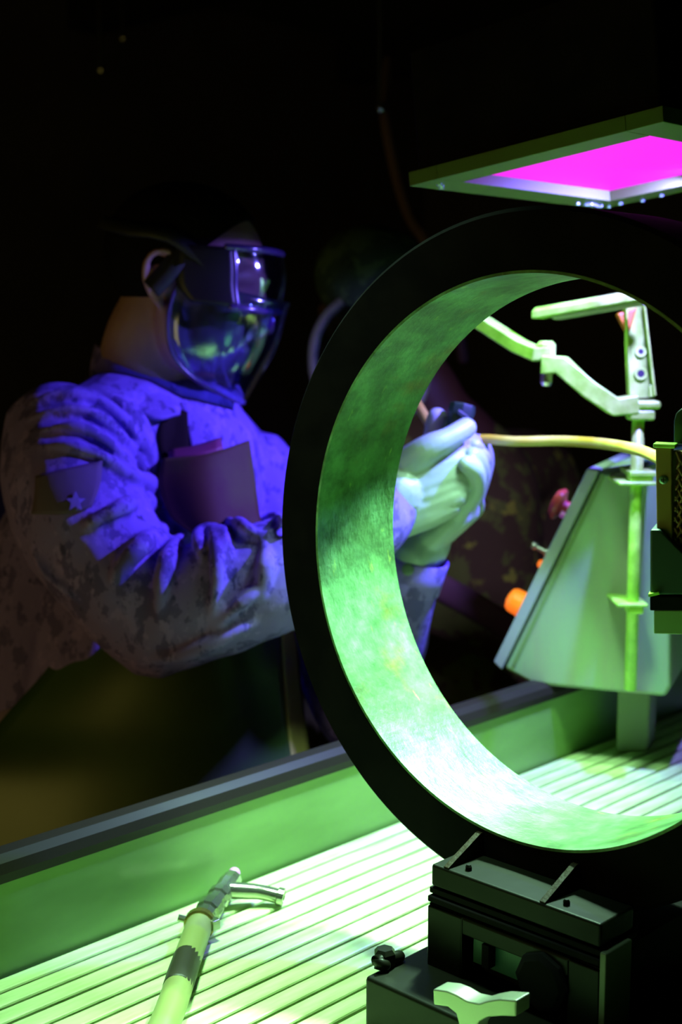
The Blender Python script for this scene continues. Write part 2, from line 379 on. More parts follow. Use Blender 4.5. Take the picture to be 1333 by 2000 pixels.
MB().box((X0, Y0, SZ-0.075), (X1, Y1, SZ-0.06)).build('tank_pan', M_under, bench)
for nm, lo, hi in (('skirt', (X0, Y1-0.06, 0.12), (X1, Y1-0.04, SZ-0.075)), ('skirt', (X0, Y0+0.04, 0.12), (X1, Y0+0.06, SZ-0.075)),
                   ('plinth', (X0+0.05, Y0+0.08, 0.0), (X1-0.05, Y1-0.1, 0.12))):
    MB().box(lo, hi).build(nm, M_under, bench)
PITCH = 0.0216
slat_me = MB().box((X0+0.004, -0.0088, -0.016), (X1-0.004, 0.0088, 0)).mesh('slat'); slat_me.materials.append(M_slat)
n_sl = int((Y1-Y0)/PITCH)
for k in range(n_sl):
    y = Y1-0.0125-k*PITCH
    o = bpy.data.objects.new('slat', slat_me); COL.objects.link(o); o.parent = bench; o.matrix_parent_inverse = Matrix.Translation(bench.location).inverted()
    o.location = (0, y, SZ + random.uniform(-0.0006, 0.0004)); o.rotation_euler = (random.uniform(-0.012, 0.012), 0, 0)
    b = o.modifiers.new('bevel', 'BEVEL'); b.width = 0.0018; b.segments = 2
for x in np.linspace(X0+0.1, X1-0.1, 6):
    MB().box((x-0.012, Y0+0.01, SZ-0.045), (x+0.012, Y1-0.01, SZ-0.0165)).build('cross_bearer', M_under, bench)

# ------------------------------------------------------------------ magnetizing coil on its carriage
RC = V((0.74206, 0.54572, CZ-0.159)); RI, RO, RW = 0.2, 0.2447, 0.0898
coil = thing('magnetizing_coil', (0.79, 0.5457, SZ), 'large black ring coil with a scratched green bore standing on the bench', 'coil')
def ringmesh(ri, ro, x0, x1, seg=160, ch=0.0):
    mb = MB(); prof = [(ri, x0), (ri, x1), (ro-ch, x1), (ro, x1-ch), (ro, x0+ch), (ro-ch, x0)]; n = len(prof); vs = []; fs = []
    for k in range(seg):
        t = 2*math.pi*k/seg
        for r, x in prof: vs.append((x, RC.y+r*math.cos(t), RC.z+r*math.sin(t)))
    for k in range(seg):
        k2 = (k+1) % seg
        for i in range(n):
            j = (i+1) % n; fs.append((k*n+i, k*n+j, k2*n+j, k2*n+i))
    return mb.add(vs, fs)
ringmesh(RI+0.0022, RO, RC.x, RC.x+RW, ch=0.003).build('ring_shell', M_black, coil)
o = ringmesh(RI, RI+0.0021, RC.x-0.0003, RC.x+RW+0.0003, seg=200).build('bore_liner', M_bore, coil)
M_gusset = mat('gusset_steel', (0.016, 0.009, 0.003), 0.6, bump=0.8, scale=150, spec=0.1)
PT = CZ-0.378                   # top of mounting plate
MB().box((0.702, 0.447, PT-0.0165), (0.742, 0.5905, PT)).build('mount_plate', M_blackgloss, coil, bevel=0.002)
for k, (dz, dx) in enumerate(((0.0175, 0.002), (0.0235, 0.0), (0.0295, 0.002))):
    MB().box((0.700+dx, 0.446, PT-dz-0.0045), (0.745, 0.592, PT-dz)).build('guide_rail', M_black, coil, bevel=0.0008)
for yy in (0.578, 0.4945):
    top = V((0.7415, yy, CZ-0.3615)); 
    MB().prism([V((0.742, yy-0.003, PT)), V((0.742, yy-0.003, top.z)), V((0.7395, yy-0.003, top.z)), V((0.703, yy-0.003, PT+0.001)), V((0.703, yy-0.003, PT))], (0, 0.0045, 0)).build('gusset', M_gusset, coil)
    MB().lathe([(0.0025, 0), (0.0025, 0.0025), (0.0015, 0.004)], (0.712, yy-0.014, PT), (0, 0, 1), 6).build('bolt', M_blackgloss, coil)
FZ = CZ-0.409
# saddle block with an open slot in its front face
MB().box((0.722, 0.452, SZ+0.046), (0.860, 0.590, FZ)).build('saddle_block', M_black, coil)
fr = 0.700
MB().box((fr, 0.560, SZ+0.002), (0.722, 0.592, FZ)).box((fr, 0.446, SZ+0.002), (0.722, 0.470, FZ)).box((fr, 0.470, FZ-0.012), (0.722, 0.560, FZ)).box((fr, 0.470, SZ+0.002), (0.722, 0.560, SZ+0.03)).build('front_plate', M_blackgloss, coil, bevel=0.0012)
MB().box((0.699, 0.4405, SZ+0.002), (0.730, 0.4455, FZ+0.014)).build('edge_plate', mat('worn_edge', (0.11, 0.12, 0.09), 0.4, 0.3), coil, bevel=0.001)
MB().box((0.712, 0.486, SZ+0.05), (0.7215, 0.55, FZ-0.022)).build('slot_block', M_blackgloss, coil, bevel=0.002)
M_slot = mat('green_slot_plate', (0.05, 0.16, 0.10), 0.35, bump=0.2, scale=40)
MB().box((0.7085, 0.486, FZ-0.034), (0.7118, 0.556, FZ-0.013)).build('slot_plate', M_slot, coil)
sk = on(1068, 1912, 0, 0.704)
MB().lathe([(0.019, 0), (0.021, 0.002), (0.021, 0.010), (0.017, 0.013)], sk+V((0.003, 0, 0)), (-1, 0, 0), 8).build('slot_knob', M_black, coil, bevel=0.001)
MB().box((0.700, 0.536, FZ-0.030), (0.708, 0.542, FZ-0.013)).build('slot_latch', M_black, coil)
MB().box((0.655, 0.36, SZ), (0.875, 0.612, SZ+0.046)).build('carriage', M_blackgloss, coil, bevel=0.003)
MB().lathe([(0.0075, 0), (0.0085, 0.002), (0.0085, 0.010), (0.006, 0.013)], on(752, 1885, 2, SZ+0.046), (0, 0, 1), 6).build('bolt', M_blackgloss, coil)
MB().tube([on(752, 1885, 2, SZ+0.050), on(735, 1878, 2, SZ+0.053), on(780, 1868, 2, SZ+0.050)], 0.0045, sub=3).build('latch', M_blackgloss, coil, smooth=True)
# three-lobed star knob on the front of the carriage
kc = on(922, 1953, 0, 0.640)
kpx = [(846, 1932), (872, 1935), (892, 1943), (912, 1955), (935, 1960), (952, 1955), (974, 1951), (1009, 1954), (1008, 1986), (978, 1985), (952, 1987), (936, 1996), (927, 2012), (926, 2055), (897, 2055), (897, 2002), (891, 1980), (875, 1967), (847, 1963)]
hub = MB().prism([on(x, y, 0, 0.632) for x, y in kpx], (0.015, 0, 0))
M_knob = mat('cast_knob', (0.42, 0.46, 0.34), 0.35, 0.7, bump=0.2, scale=70)
hub.build('star_knob', M_knob, coil, bevel=0.0012)

# ------------------------------------------------------------------ black light hood
hood = thing('black_light_hood', (1.10, 0.69, CZ+0.15), 'hanging black light hood with a glowing magenta filter panel in a grey frame', 'lamp')
HL, HN, HF = V((0.9426, 0.8267, CZ+0.135)), V((0.9426, 0.5632, CZ+0.1644)), V((1.2567, 0.8240, CZ+0.135))
e1, e2 = HF-HL, HN-HL; up = e1.cross(e2).normalized(); up = up if up.z > 0 else -up
def hp(s, t, h=0): return HL+e1*s+e2*t+up*h
def quad_frame(name, mat_, s0, s1, t0, t1, bs, bt, h0, h1):
    for (a0, a1, b0, b1) in ((s0, s1, t0, t0+bt), (s0, s1, t1-bt, t1), (s0, s0+bs, t0+bt, t1-bt), (s1-bs, s1, t0+bt, t1-bt)):
        MB().prism([hp(a0, b0, h0), hp(a1, b0, h0), hp(a1, b1, h0), hp(a0, b1, h0)], up*(h1-h0)).build(name, mat_, hood, bevel=0.0008)
quad_frame('frame_rail', M_lampframe, 0, 1, 0, 1, 0.112, 0.128, 0, 0.013)
MB().prism([hp(0.10, 0.12, 0.0105), hp(0.90, 0.12, 0.0105), hp(0.90, 0.88, 0.0105), hp(0.10, 0.88, 0.0105)], up*0.0025).build('filter_panel', M_magenta, hood)
hb = MB().prism([hp(0.02, 0.02, 0.0135), hp(0.98, 0.02, 0.0135), hp(0.98, 0.98, 0.0135), hp(0.02, 0.98, 0.0135)], up*0.11)
hb.build('housing', M_black, hood, bevel=0.004)
MB().box((1.04, 0.63, CZ+0.25), (1.16, 0.75, CZ+0.285)).build('mount_bracket', M_black, hood, bevel=0.003)
for x in (1.06, 1.14):
    MB().tube([(x, 0.69, CZ+0.28), (x, 0.69, 2.45)], 0.011, sub=2).build('hanger_rod', M_black, hood, smooth=True)
M_screw = mat('bright_screw', (0.55, 0.75, 0.60), 0.25, 0.6)
for s_, t_ in ((0.055, 0.08), (0.085, 0.06), (0.105, 0.04), (0.80, 0.045), (0.84, 0.05), (0.93, 0.05), (0.97, 0.06), (0.96, 0.12), (0.99, 0.20), (0.97, 0.3)):
    MB().lathe([(0.0028, 0), (0.0028, 0.0012), (0.0018, 0.0024)], hp(s_, t_, 0), -up, 12).build('screw', M_screw, hood)
MB().prism([hp(0.83, 0.055, 0), hp(0.90, 0.035, 0), hp(0.91, 0.06, 0), hp(0.84, 0.08, 0)], -up*0.003).build('clip', M_screw, hood, bevel=0.0006)

# ------------------------------------------------------------------ control pedestal
PD = at(1150, 1150, 1.52)
ul = (CR*-0.926 + fwd_level*0.377).normalized()       # towards image left along the front face
nb = V((-ul.y, ul.x, 0)); nb = nb if nb.dot(fwd_level) > 0 else -nb   # away from camera
def pf(px, py, back=0.0): return onplane(px, py, PD, nb)+nb*back
ped = thing('control_pedestal', V((PD.x, PD.y, SZ)), 'grey-green wedge-shaped control box on a post at the end of the tank', 'control box')
poly = [pf(1175, 917), pf(1308, 897), pf(1312, 1340), pf(1300, 1361), pf(1042, 1338), pf(985, 1307)]
MB().prism(poly, nb*0.20).build('box_body', M_ped, ped, bevel=0.005, seg=3)
# sloping operator panel along the left edge
p_t, p_b = pf(1172, 918), pf(982, 1308); sl = (p_b-p_t).normalized(); no = sl.cross(nb); no = no if no.dot(ul) > 0 else -no
MB().prism([p_t-nb*0.004, p_b-nb*0.004, p_b-nb*0.004+no*0.013-sl*0.004, p_t-nb*0.004+no*0.013+sl*0.004], nb*0.208).build('operator_panel', M_pededge, ped, bevel=0.002)
MB().prism([pf(1176, 926)-nb*0.001, pf(1000, 1300)-nb*0.001, pf(1006, 1303)-nb*0.001, pf(1186, 922)-nb*0.001], nb*0.004).build('seam_trim', mat('seam_green', (0.14, 0.24, 0.07), 0.5), ped)
MB().prism([pf(1172, 922)-nb*0.003, pf(1310, 892)-nb*0.003, pf(1310, 900)-nb*0.003, pf(1186, 929)-nb*0.003], nb*0.20).build('top_lip', M_darkgreen, ped, bevel=0.001)
# post
pb0 = on(1203, 1470, 2, SZ); pb1 = on(1268, 1468, 2, SZ)
pw = (pb1-pb0)
pw = pw*0.9
MB().prism([pb0, pb1, pb1+nb*0.05, pb0+nb*0.05], (0, 0, pf(1150, 1340).z-SZ)).build('post', M_olive, ped, bevel=0.004)
def knob(px, py, dep, prof, name, m_, seg=24):
    base = onplane(px, py, p_t+no*0.009, no.cross(V((0, 0, 1))).cross(no)) if False else None
    # point on the panel plane at the pixel, pushed back into the panel by dep
    t = ((py-918)/(1308-918)); p = p_t+(p_b-p_t)*t+no*0.013+nb*dep
    return MB().lathe(prof, p, no, seg).build(name, m_, ped, smooth=False)
knob(0, 1010, 0.03, [(0.008, -0.001), (0.008, 0.010), (0.013, 0.012), (0.019, 0.014), (0.0195, 0.018), (0.015, 0.023), (0.006, 0.025)], 'mushroom_button', M_red)
knob(0, 1016, 0.006, [(0.004, -0.001), (0.004, 0.006)], 'glint_pin', mat('pink_panel_glint', (0.8, 0.15, 0.7), 0.2))  # pink pin painted as a magenta highlight on the panel
knob(0, 1092, 0.02, [(0.006, -0.001), (0.006, 0.004), (0.0035, 0.005), (0.003, 0.016), (0.005, 0.018), (0.005, 0.022)], 'toggle_switch', M_steel)
knob(0, 1115, 0.02, [(0.005, -0.001), (0.005, 0.005), (0.003, 0.007)], 'indicator', M_orange)
knob(0, 1200, 0.03, [(0.0165, -0.001), (0.0165, 0.004), (0.0155, 0.006), (0.0150, 0.016), (0.012, 0.021), (0.006, 0.023)], 'pilot_lamp', M_orange)

# ------------------------------------------------------------------ jointed rod stand in front of the pedestal
stand = thing('jointed_stand', at(1252, 1362, 1.44), 'upright wet rod with clamps, jointed flat arm and long top bar by the control box', 'stand')
rd = 1.44
r0 = on(1258, 1490, 2, SZ+0.001); 
rtop = at(1248, 800, rd); rbase = V((rtop.x, rtop.y, SZ))
MB().tube([V((rtop.x, rtop.y, rtop.z-(1362-800)*rd/FPX)), rtop], 0.0068, sub=2, round_caps=False).build('rod', M_wetmetal, stand, smooth=True)
def rz(py): return rtop.z - (py-800)*rd/FPX/cp
RU = V((CR.x, CR.y, 0))
Mrod = Matrix((( RU.x, -RU.y, 0), (RU.y, RU.x, 0), (0, 0, 1))).to_4x4()
def rodbox(x0, x1, y0, y1, py0, py1, name, m_, bev=0.0015):
    """box beside the rod: x metres to image right, y metres away from the camera"""
    mb = MB().box((x0, y0, rz(py1)), (x1, y1, rz(py0)), Matrix.Translation((rtop.x, rtop.y, 0)) @ Mrod)
    return mb.build(name, m_, stand, bevel=bev)
rodbox(-0.010, 0.019, -0.014, 0.052, 918, 928, 'clamp_plate', M_wetmetal)
rodbox(-0.009, 0.016, -0.012, 0.012, 928, 938, 'clamp_block', M_wetmetal)
rodbox(-0.022, 0.019, -0.016, 0.052, 938, 945, 'clamp_plate', M_wetmetal)
rodbox(-0.020, 0.014, -0.014, 0.052, 1178, 1185, 'clamp_plate', M_wetmetal)
rodbox(-0.007, 0.010, -0.011, 0.011, 1185, 1200, 'clamp_block', M_wetmetal)
rodbox(-0.012, 0.016, -0.012, 0.012, 800, 820, 'swivel_block', M_wetmetal, 0.003)
rodbox(-0.016, 0.022, -0.013, 0.013, 782, 799, 'swivel_block', M_wetmetal, 0.004)
def flatbar(name, pts, wid, thick, parent, m_):
    """flat bar along pts; wid across (towards the camera and up), thick along view-normal"""
    pts = [V(p) for p in pts]; mb = MB(); rows = []
    for i, p in enumerate(pts):
        t = (pts[min(i+1, len(pts)-1)]-pts[max(i-1, 0)]).normalized()
        side = t.cross(V((0, 0, 1))).normalized(); upv = side.cross(t).normalized()
        rows.append([p+side*wid/2+upv*thick/2, p-side*wid/2+upv*thick/2, p-side*wid/2-upv*thick/2, p+side*wid/2-upv*thick/2])
    vs = [q for r in rows for q in r]; fs = [(0, 1, 2, 3), tuple(len(vs)-4+k for k in (3, 2, 1, 0))]
    for i in range(len(rows)-1):
        for k in range(4): fs.append((i*4+k, i*4+(k+1) % 4, i*4+4+(k+1) % 4, i*4+4+k))
    return mb.add(vs, fs).build(name, m_, parent, bevel=0.002)
flatbar('lower_arm', [at(1244, 789, 1.44), at(1200, 794, 1.44), at(1150, 760, 1.44), at(1098, 713, 1.44), at(1066, 712, 1.45)], 0.028, 0.020, stand, M_wetmetal)
flatbar('upper_arm', [at(1076, 690, 1.45), at(1050, 692, 1.45), at(1015, 676, 1.47), at(930, 622, 1.50), at(860, 578, 1.53)], 0.022, 0.015, stand, M_wetmetal)
MB().lathe([(0.008, -0.009), (0.0105, -0.007), (0.0105, 0.006), (0.007, 0.010)], at(1067, 684, 1.45), (0, 0, 1), 12).build('joint_knob', M_wetmetal, stand)
MB().lathe([(0.006, 0.0), (0.007, 0.002), (0.007, 0.018), (0.005, 0.022)], at(1068, 714, 1.45), (0, 0, -1), 12).build('joint_screw', M_steel, stand)
# upright channel and long top bar
cb = [(1226, 778), (1279, 774), (1258, 598), (1219, 600)]
chan = [at(*c, 1.46) for c in cb]
nf = (chan[1]-chan[0]).cross(chan[3]-chan[0]).normalized(); nf = nf if nf.dot(CF) > 0 else -nf
MB().prism(chan, nf*0.003).prism([chan[0], chan[3], chan[3]+(chan[2]-chan[3])*0.08, chan[0]+(chan[1]-chan[0])*0.08], -nf*0.012).prism([chan[1], chan[2], chan[2]+(chan[3]-chan[2])*0.08, chan[1]+(chan[0]-chan[1])*0.08], -nf*0.010).build('channel', M_wetmetal, stand, bevel=0.001)
for py, r_ in ((687, 0.0032), (730, 0.0042)):
    MB().lathe([(r_+0.0028, 0), (r_+0.0028, 0.002), (r_, 0.002), (r_, 0.0005)], at(1252, py, 1.459), -CF, 20).build('eyelet', M_wetmetal, stand)
    MB().lathe([(r_, 0), (r_, 0.0012)], at(1252, py, 1.4585), -CF, 20).build('eyelet_hole', M_rubber, stand)
MB().prism([at(1270, 776, 1.455), at(1270, 752, 1.455), at(1281, 750, 1.455), at(1281, 774, 1.455)], CF*0.01).build('channel_foot', M_wetmetal, stand, bevel=0.001)
MB().prism([at(1206, 612, 1.455), at(1246, 600, 1.455), at(1232, 648, 1.455), at(1222, 644, 1.455)], CF*0.012).build('gusset', mat('amber_gusset', (0.45, 0.16, 0.01), 0.35, spec=0.4), stand, bevel=0.002)
bar = [at(1050, 612, 1.47), at(1268, 574, 1.40)]
bd = (bar[1]-bar[0]).normalized(); bs = V((0, 0, 1)).cross(bd).normalized()
mbx = MB(); 
mbx.prism([bar[0]+bs*0.016-V((0,0,0.006)), bar[0]-bs*0.016-V((0,0,0.006)), bar[0]-bs*0.016+V((0,0,0.002)), bar[0]-bs*0.008+V((0,0,0.006)), bar[0]+bs*0.010+V((0,0,0.006)), bar[0]+bs*0.016+V((0,0,0.002))], bar[1]-bar[0])
mbx.build('top_bar', M_wetmetal, stand, bevel=0.0015)
MB().prism([bar[0]+bd*0.02+bs*0.010-V((0,0,0.0065)), bar[0]+bd*0.02-bs*0.010-V((0,0,0.0065)), bar[0]+bd*0.024-bs*0.008-V((0,0,0.011)), bar[0]+bd*0.024+bs*0.008-V((0,0,0.011))], (bar[1]-bar[0])*0.8).build('under_rail', M_olive, stand, bevel=0.001)

# ------------------------------------------------------------------ contact head at the right
CH = 1.05
ch = thing('contact_head', at(1345, 1500, CH), 'contact head with olive brass plate, copper braid pad and dark green insulator', 'contact head')
hx = (CR*0.94 + fwd_level*-0.34).normalized()          # along its face, image right
hn = V((-hx.y, hx.x, 0)); hn = hn if hn.dot(fwd_level) > 0 else -hn
CP = at(1300, 1000, CH)
def cf(px, py, back=0.0): return onplane(px, py, CP, hn)+hn*back
MB().prism([cf(1281, 868), cf(1313, 869), cf(1314, 1062), cf(1284, 1062)], hn*0.016).build('brass_plate', M_brass, ch, bevel=0.0012)
MB().prism([cf(1277, 866, -0.002), cf(1320, 868, -0.002), cf(1320, 876, -0.002), cf(1277, 874, -0.002)], hn*0.02).build('plate_edge', M_wetmetal, ch, bevel=0.0006)
sc_ = cf(1297, 937)
MB().lathe([(0.0035, 0), (0.0035, 0.0008), (0.0022, 0.0018)], sc_, -hn, 20).build('screw', mat('green_screw', (0.22, 0.34, 0.22), 0.3, 0.6), ch)
for d1 in (hx, V((0, 0, 1))):
    d2 = hn.cross(d1)
    MB().prism([sc_-hn*0.0018+d1*0.002+d2*0.0004, sc_-hn*0.0018-d1*0.002+d2*0.0004, sc_-hn*0.0018-d1*0.002-d2*0.0004, sc_-hn*0.0018+d1*0.002-d2*0.0004], -hn*0.0003).build('screw_slot', M_rubber, ch)
# woven braid pad: crossing strands
pad0 = cf(1314, 1078, 0.003)
MB().prism([cf(1314, 882, 0.006), cf(1420, 882, 0.006), cf(1420, 1086, 0.006), cf(1314, 1086, 0.006)], hn*0.012).build('pad_backing', M_braid, ch)
br = MB()
zlo, zhi = cf(1314, 1084).z, cf(1314, 884).z; p00 = cf(1314, 1084, 0.0045); p00.z = 0
wpad = 0.042; hpad = zhi-zlo; st = 0.0046
for sgn in (1, -1):
    k = -int(hpad/st)-2
    while k*st < wpad+2:
        # strand: x = k*st + sgn-slope*z
        pts = []
        for q in range(0, 40):
            zz = q*hpad/39; xx = k*st+(zz if sgn > 0 else hpad-zz)*0.55
            if 0 <= xx <= wpad: pts.append(p00+hx*xx+V((0, 0, zlo+zz))+hn*(0.0009*math.sin((q+ (0 if sgn > 0 else 3.2))*1.4)-0.0008))
        if len(pts) >= 4: br.tube(pts, 0.00135, seg=5, sub=1)
        k += 1
        if k*st > wpad+0.001: break
bo = br.build('braid', M_braid, ch, smooth=True); bo['kind'] = 'stuff'
MB().prism([cf(1272, 1032, -0.006), cf(1292, 1032, -0.006), cf(1345, 1085, -0.006), cf(1400, 1110, -0.006), cf(1400, 1160, -0.006), cf(1272, 1160, -0.006)], hn*0.04).build('insulator_block', M_darkgreen, ch, bevel=0.002)
MB().prism([cf(1270, 1156, -0.010), cf(1290, 1152, -0.010), cf(1292, 1157, -0.010), cf(1270, 1162, -0.010)], hn*0.02).build('shim', M_wetmetal, ch)
MB().prism([cf(1272, 1162, -0.006), cf(1420, 1162, -0.006), cf(1420, 1190, -0.006), cf(1272, 1190, -0.006)], hn*0.05).build('base_slab', M_black, ch, bevel=0.001)
MB().prism([cf(1279, 1190, -0.004), cf(1420, 1190, -0.004), cf(1420, 1240, -0.004), cf(1279, 1236, -0.004)], hn*0.05).build('lower_slab', M_olive, ch, bevel=0.001)
rp = [cf(1312, 872, 0.02), cf(1312, 825, 0.02), cf(1316, 810, 0.02), cf(1326, 801, 0.02), cf(1345, 797, 0.02), cf(1400, 797, 0.02), cf(1400, 872, 0.02)]
MB().prism(rp, hn*0.006).build('guard_plate', M_darkgreen, ch, bevel=0.0012)
MB().prism([cf(1360, 1120, 0.0), cf(1500, 1120, 0.0), cf(1500, 1240, 0.0), cf(1360, 1240, 0.0)], hn*0.09).build('head_body', M_black, ch, bevel=0.004)
b0 = cf(1380, 1240, 0.02); b1 = cf(1480, 1240, 0.02)
MB().prism([b0, b1, b1+hn*0.05, b0+hn*0.05], (0, 0, SZ-b0.z)).build('column', M_black, ch, bevel=0.003)

# ------------------------------------------------------------------ flow nozzle lying on the slats
noz = thing('flow_nozzle', on(430, 1770, 2, SZ), 'stained rubber hose ending in a metal spray nozzle lying on the slats', 'hose')
h0 = on(255, 2130, 2, SZ+0.0115); h1 = on(322, 2000, 2, SZ+0.0115); h2 = on(362, 1885, 2, SZ+0.012); h3 = on(392, 1800, 2, SZ+0.013)
MB().tube([h0, h1, h2, h3], 0.0112, seg=20).build('rubber_hose', M_tube, noz, smooth=True)
dz = (h3-h2).normalized()
MB().tube([on(346, 1932, 2, SZ+0.0118), on(356, 1902, 2, SZ+0.0119), on(366, 1872, 2, SZ+0.0121)], [0.0113, 0.0116, 0.0113], seg=20, round_caps=False).build('hose_shade_band', mat('hose_band_shade', (0.03, 0.024, 0.014), 0.5), noz, smooth=True)  # dark band painted as a shadow lying across the hose
M_noz = mat('chromed_brass', (0.40, 0.42, 0.30), 0.18, 0.9, bump=0.2, scale=60)
MB().lathe([(0.0118, 0), (0.0132, 0.001), (0.0132, 0.007), (0.0118, 0.008)], h3-dz*0.008, dz, 24).build('hose_clamp', mat('amber_clamp', (0.30, 0.24, 0.05), 0.25, 0.8), noz)
MB().box((-0.004, -0.004, -0.003), (0.004, 0.004, 0.006), Matrix.Translation(h3-dz*0.004+V((0.006, -0.011, 0)))).build('clamp_screw', M_noz, noz, bevel=0.001)
MB().lathe([(0.003, 0), (0.003, 0.008)], h3-dz*0.006+V((-0.004, 0.011, 0.002)), (-0.5, 0.5, 0.2), 10).build('clamp_screw', M_noz, noz)
v0 = h3; v1 = on(455, 1716, 2, SZ+0.018); vd = (v1-v0).normalized(); vl = (v1-v0).length
MB().lathe([(0.0095, 0), (0.0095, vl*0.18), (0.0112, vl*0.2), (0.0112, vl*0.34), (0.009, vl*0.36), (0.009, vl*0.5), (0.0105, vl*0.52), (0.0105, vl*0.62), (0.0085, vl*0.66), (0.0095, vl*0.85), (0.0085, vl*1.0), (0.006, vl*1.04)], v0, vd, 10).build('valve_body', M_noz, noz)
MB().ball(v1+vd*0.004+V((0,0,0.003)), 0.0055).build('valve_glint', mat('pink_valve_glint', (0.75, 0.25, 0.62), 0.25), noz, smooth=True)  # pink ball standing in for a magenta glint on the valve
t0 = v0+vd*vl*0.72; t1 = on(505, 1742, 2, SZ+0.012); t2 = on(550, 1752, 2, SZ+0.0085)
MB().tube([t0, t1, t2], [0.0080, 0.0066, 0.0066], seg=18, round_caps=False).build('spout', M_noz, noz, smooth=True)
td = (t2-t1).normalized()
MB().lathe([(0.0068, 0), (0.0082, 0.001), (0.0082, 0.006), (0.0062, 0.0065), (0.0055, 0.0008)], t2-td*0.004, td, 20).build('spout_lip', M_noz, noz)

# ------------------------------------------------------------------ people
def frame(fw, upv):
    x = V(fw).normalized(); z = (V(upv)-x*V(upv).dot(x)).normalized(); y = z.cross(x)
    return Matrix((x, y, z)).transposed()
def head_blobs(mb, O, F, s=1.0):
    """human head; x forward, y left, z up; origin between the ears"""
    def g(p): return V(O)+F @ (V(p)*s)
    def b(p, r): mb.ball(g(p), [q*s for q in r], F, 24, 16)
    def t(ps, rs, **k): mb.tube([g(p) for p in ps], [r*s for r in rs], **k)
    b((-0.012, 0, 0.036), (0.098, 0.077, 0.084))
    b((0.040, 0, 0.020), (0.050, 0.064, 0.060))
    b((0.038, 0, -0.040), (0.047, 0.056, 0.066))
    b((0.050, 0, -0.082), (0.034, 0.038, 0.030))
    b((0.068, 0, -0.098), (0.017, 0.020, 0.015))
    for s_ in (1, -1):
        t([(-0.002, 0.058*s_, -0.035), (0.015, 0.050*s_, -0.072), (0.055, 0.022*s_, -0.096)], [0.017, 0.018, 0.016])
        t([(0.078, 0.008*s_, 0.030), (0.074, 0.035*s_, 0.034), (0.058, 0.056*s_, 0.026)], [0.012, 0.012, 0.010])
        b((0.058, 0.042*s_, -0.018), (0.022, 0.020, 0.018))
        b((0.071, 0.031*s_, 0.009), (0.011, 0.013, 0.010))
        # ear: helix, antihelix, lobe, tragus
        ex = -0.012
        t([(ex+0.014, 0.073*s_, 0.008), (ex+0.010, 0.080*s_, 0.028), (ex-0.006, 0.084*s_, 0.036), (ex-0.022, 0.086*s_, 0.026), (ex-0.024, 0.085*s_, 0.004), (ex-0.014, 0.080*s_, -0.014), (ex-0.002, 0.076*s_, -0.024)], [0.0042, 0.0045, 0.005, 0.005, 0.0048, 0.0045, 0.006], seg=10)
        t([(ex-0.004, 0.079*s_, 0.022), (ex-0.013, 0.081*s_, 0.010), (ex-0.010, 0.079*s_, -0.006)], [0.003, 0.0035, 0.003], seg=8)
        b((ex-0.006, 0.074*s_, 0.004), (0.018, 0.004, 0.028))
        b((ex+0.008, 0.076*s_, -0.002), (0.004, 0.004, 0.006))
    t([(0.082, 0, 0.022), (0.097, 0, 0.000), (0.108, 0, -0.020)], [0.009, 0.009, 0.011])
    for s_ in (1, -1): b((0.098, 0.010*s_, -0.025), (0.009, 0.008, 0.007))
    t([(0.076, 0.022, -0.060), (0.089, 0.0, -0.054), (0.076, -0.022, -0.060)], [0.005, 0.0065, 0.005])
    t([(0.076, 0.020, -0.068), (0.087, 0.0, -0.069), (0.076, -0.020, -0.068)], [0.005, 0.007, 0.005])
def leg_blobs(mb, hip, knee, ankle, r, foot=None):
    mb.tube([hip, knee, ankle], r, seg=18, sub=6)
    if foot is not None: mb.tube([ankle+V((0, 0, -0.02)), ankle+foot*0.5+V((0, 0, -0.05)), ankle+foot+V((0, 0, -0.06))], [0.045, 0.042, 0.035])

def px(p, d): return at(p[0], p[1], d)

# ---- technician at the left
tech = thing('person', at(230, 1300, 1.62).xy.to_3d(), 'technician in camouflage jacket, clear face shield, rubber apron and pale gloves leaning over the tank', 'person')
hf = (CR*0.95 + fwd_level*-0.10 + V((0, 0, -0.27))); HF_ = frame(hf, (0, 0, 1)); HO = at(368, 562, 1.56); HS = 0.95
sr, sl_ = at(122, 862, 1.475), at(498, 930, 1.70)
el_r, wr_r = at(308, 1212, 1.40), at(768, 968, 1.43)
el_l, wr_l = at(704, 1372, 1.60), at(808, 1085, 1.475)
chest = at(318, 960, 1.63); belly = at(262, 1240, 1.63); pelv = at(215, 1480, 1.66); neckb = at(285, 790, 1.60)
tf = (sr-sl_).cross(V((0, 0, 1))).normalized(); tf = tf if tf.dot(CR) > 0 else -tf      # torso facing
TF = frame(tf, (0, 0, 1))
body = MB()
head_blobs(body, HO, HF_, HS)
body.tube([HO+HF_ @ V((-0.015, 0, -0.03)), HO+HF_ @ V((-0.028, 0, -0.085)), neckb+V((0,0,-0.01)), chest], [0.056, 0.055, 0.062, 0.075], seg=20)
body.tube([neckb, chest, belly, pelv], [0.06, 0.10, 0.105, 0.11], seg=20)
body.tube([chest, sr, el_r, wr_r], [0.06, 0.05, 0.037, 0.026]); body.tube([chest, sl_, el_l, at(760, 1245, 1.56), at(792, 1128, 1.495), wr_l], [0.06, 0.05, 0.037, 0.033, 0.028, 0.026])
SIDE = TF @ V((0, 1, 0))
hips = [pelv-SIDE*0.09, pelv+SIDE*0.09]
for s_, hp_ in zip((-1, 1), hips):
    kn = V((hp_.x, hp_.y, 0.48))+tf*0.03; an = V((hp_.x, hp_.y, 0.09))+SIDE*s_*0.02
    leg_blobs(body, hp_, kn, an, [0.085, 0.055, 0.036])

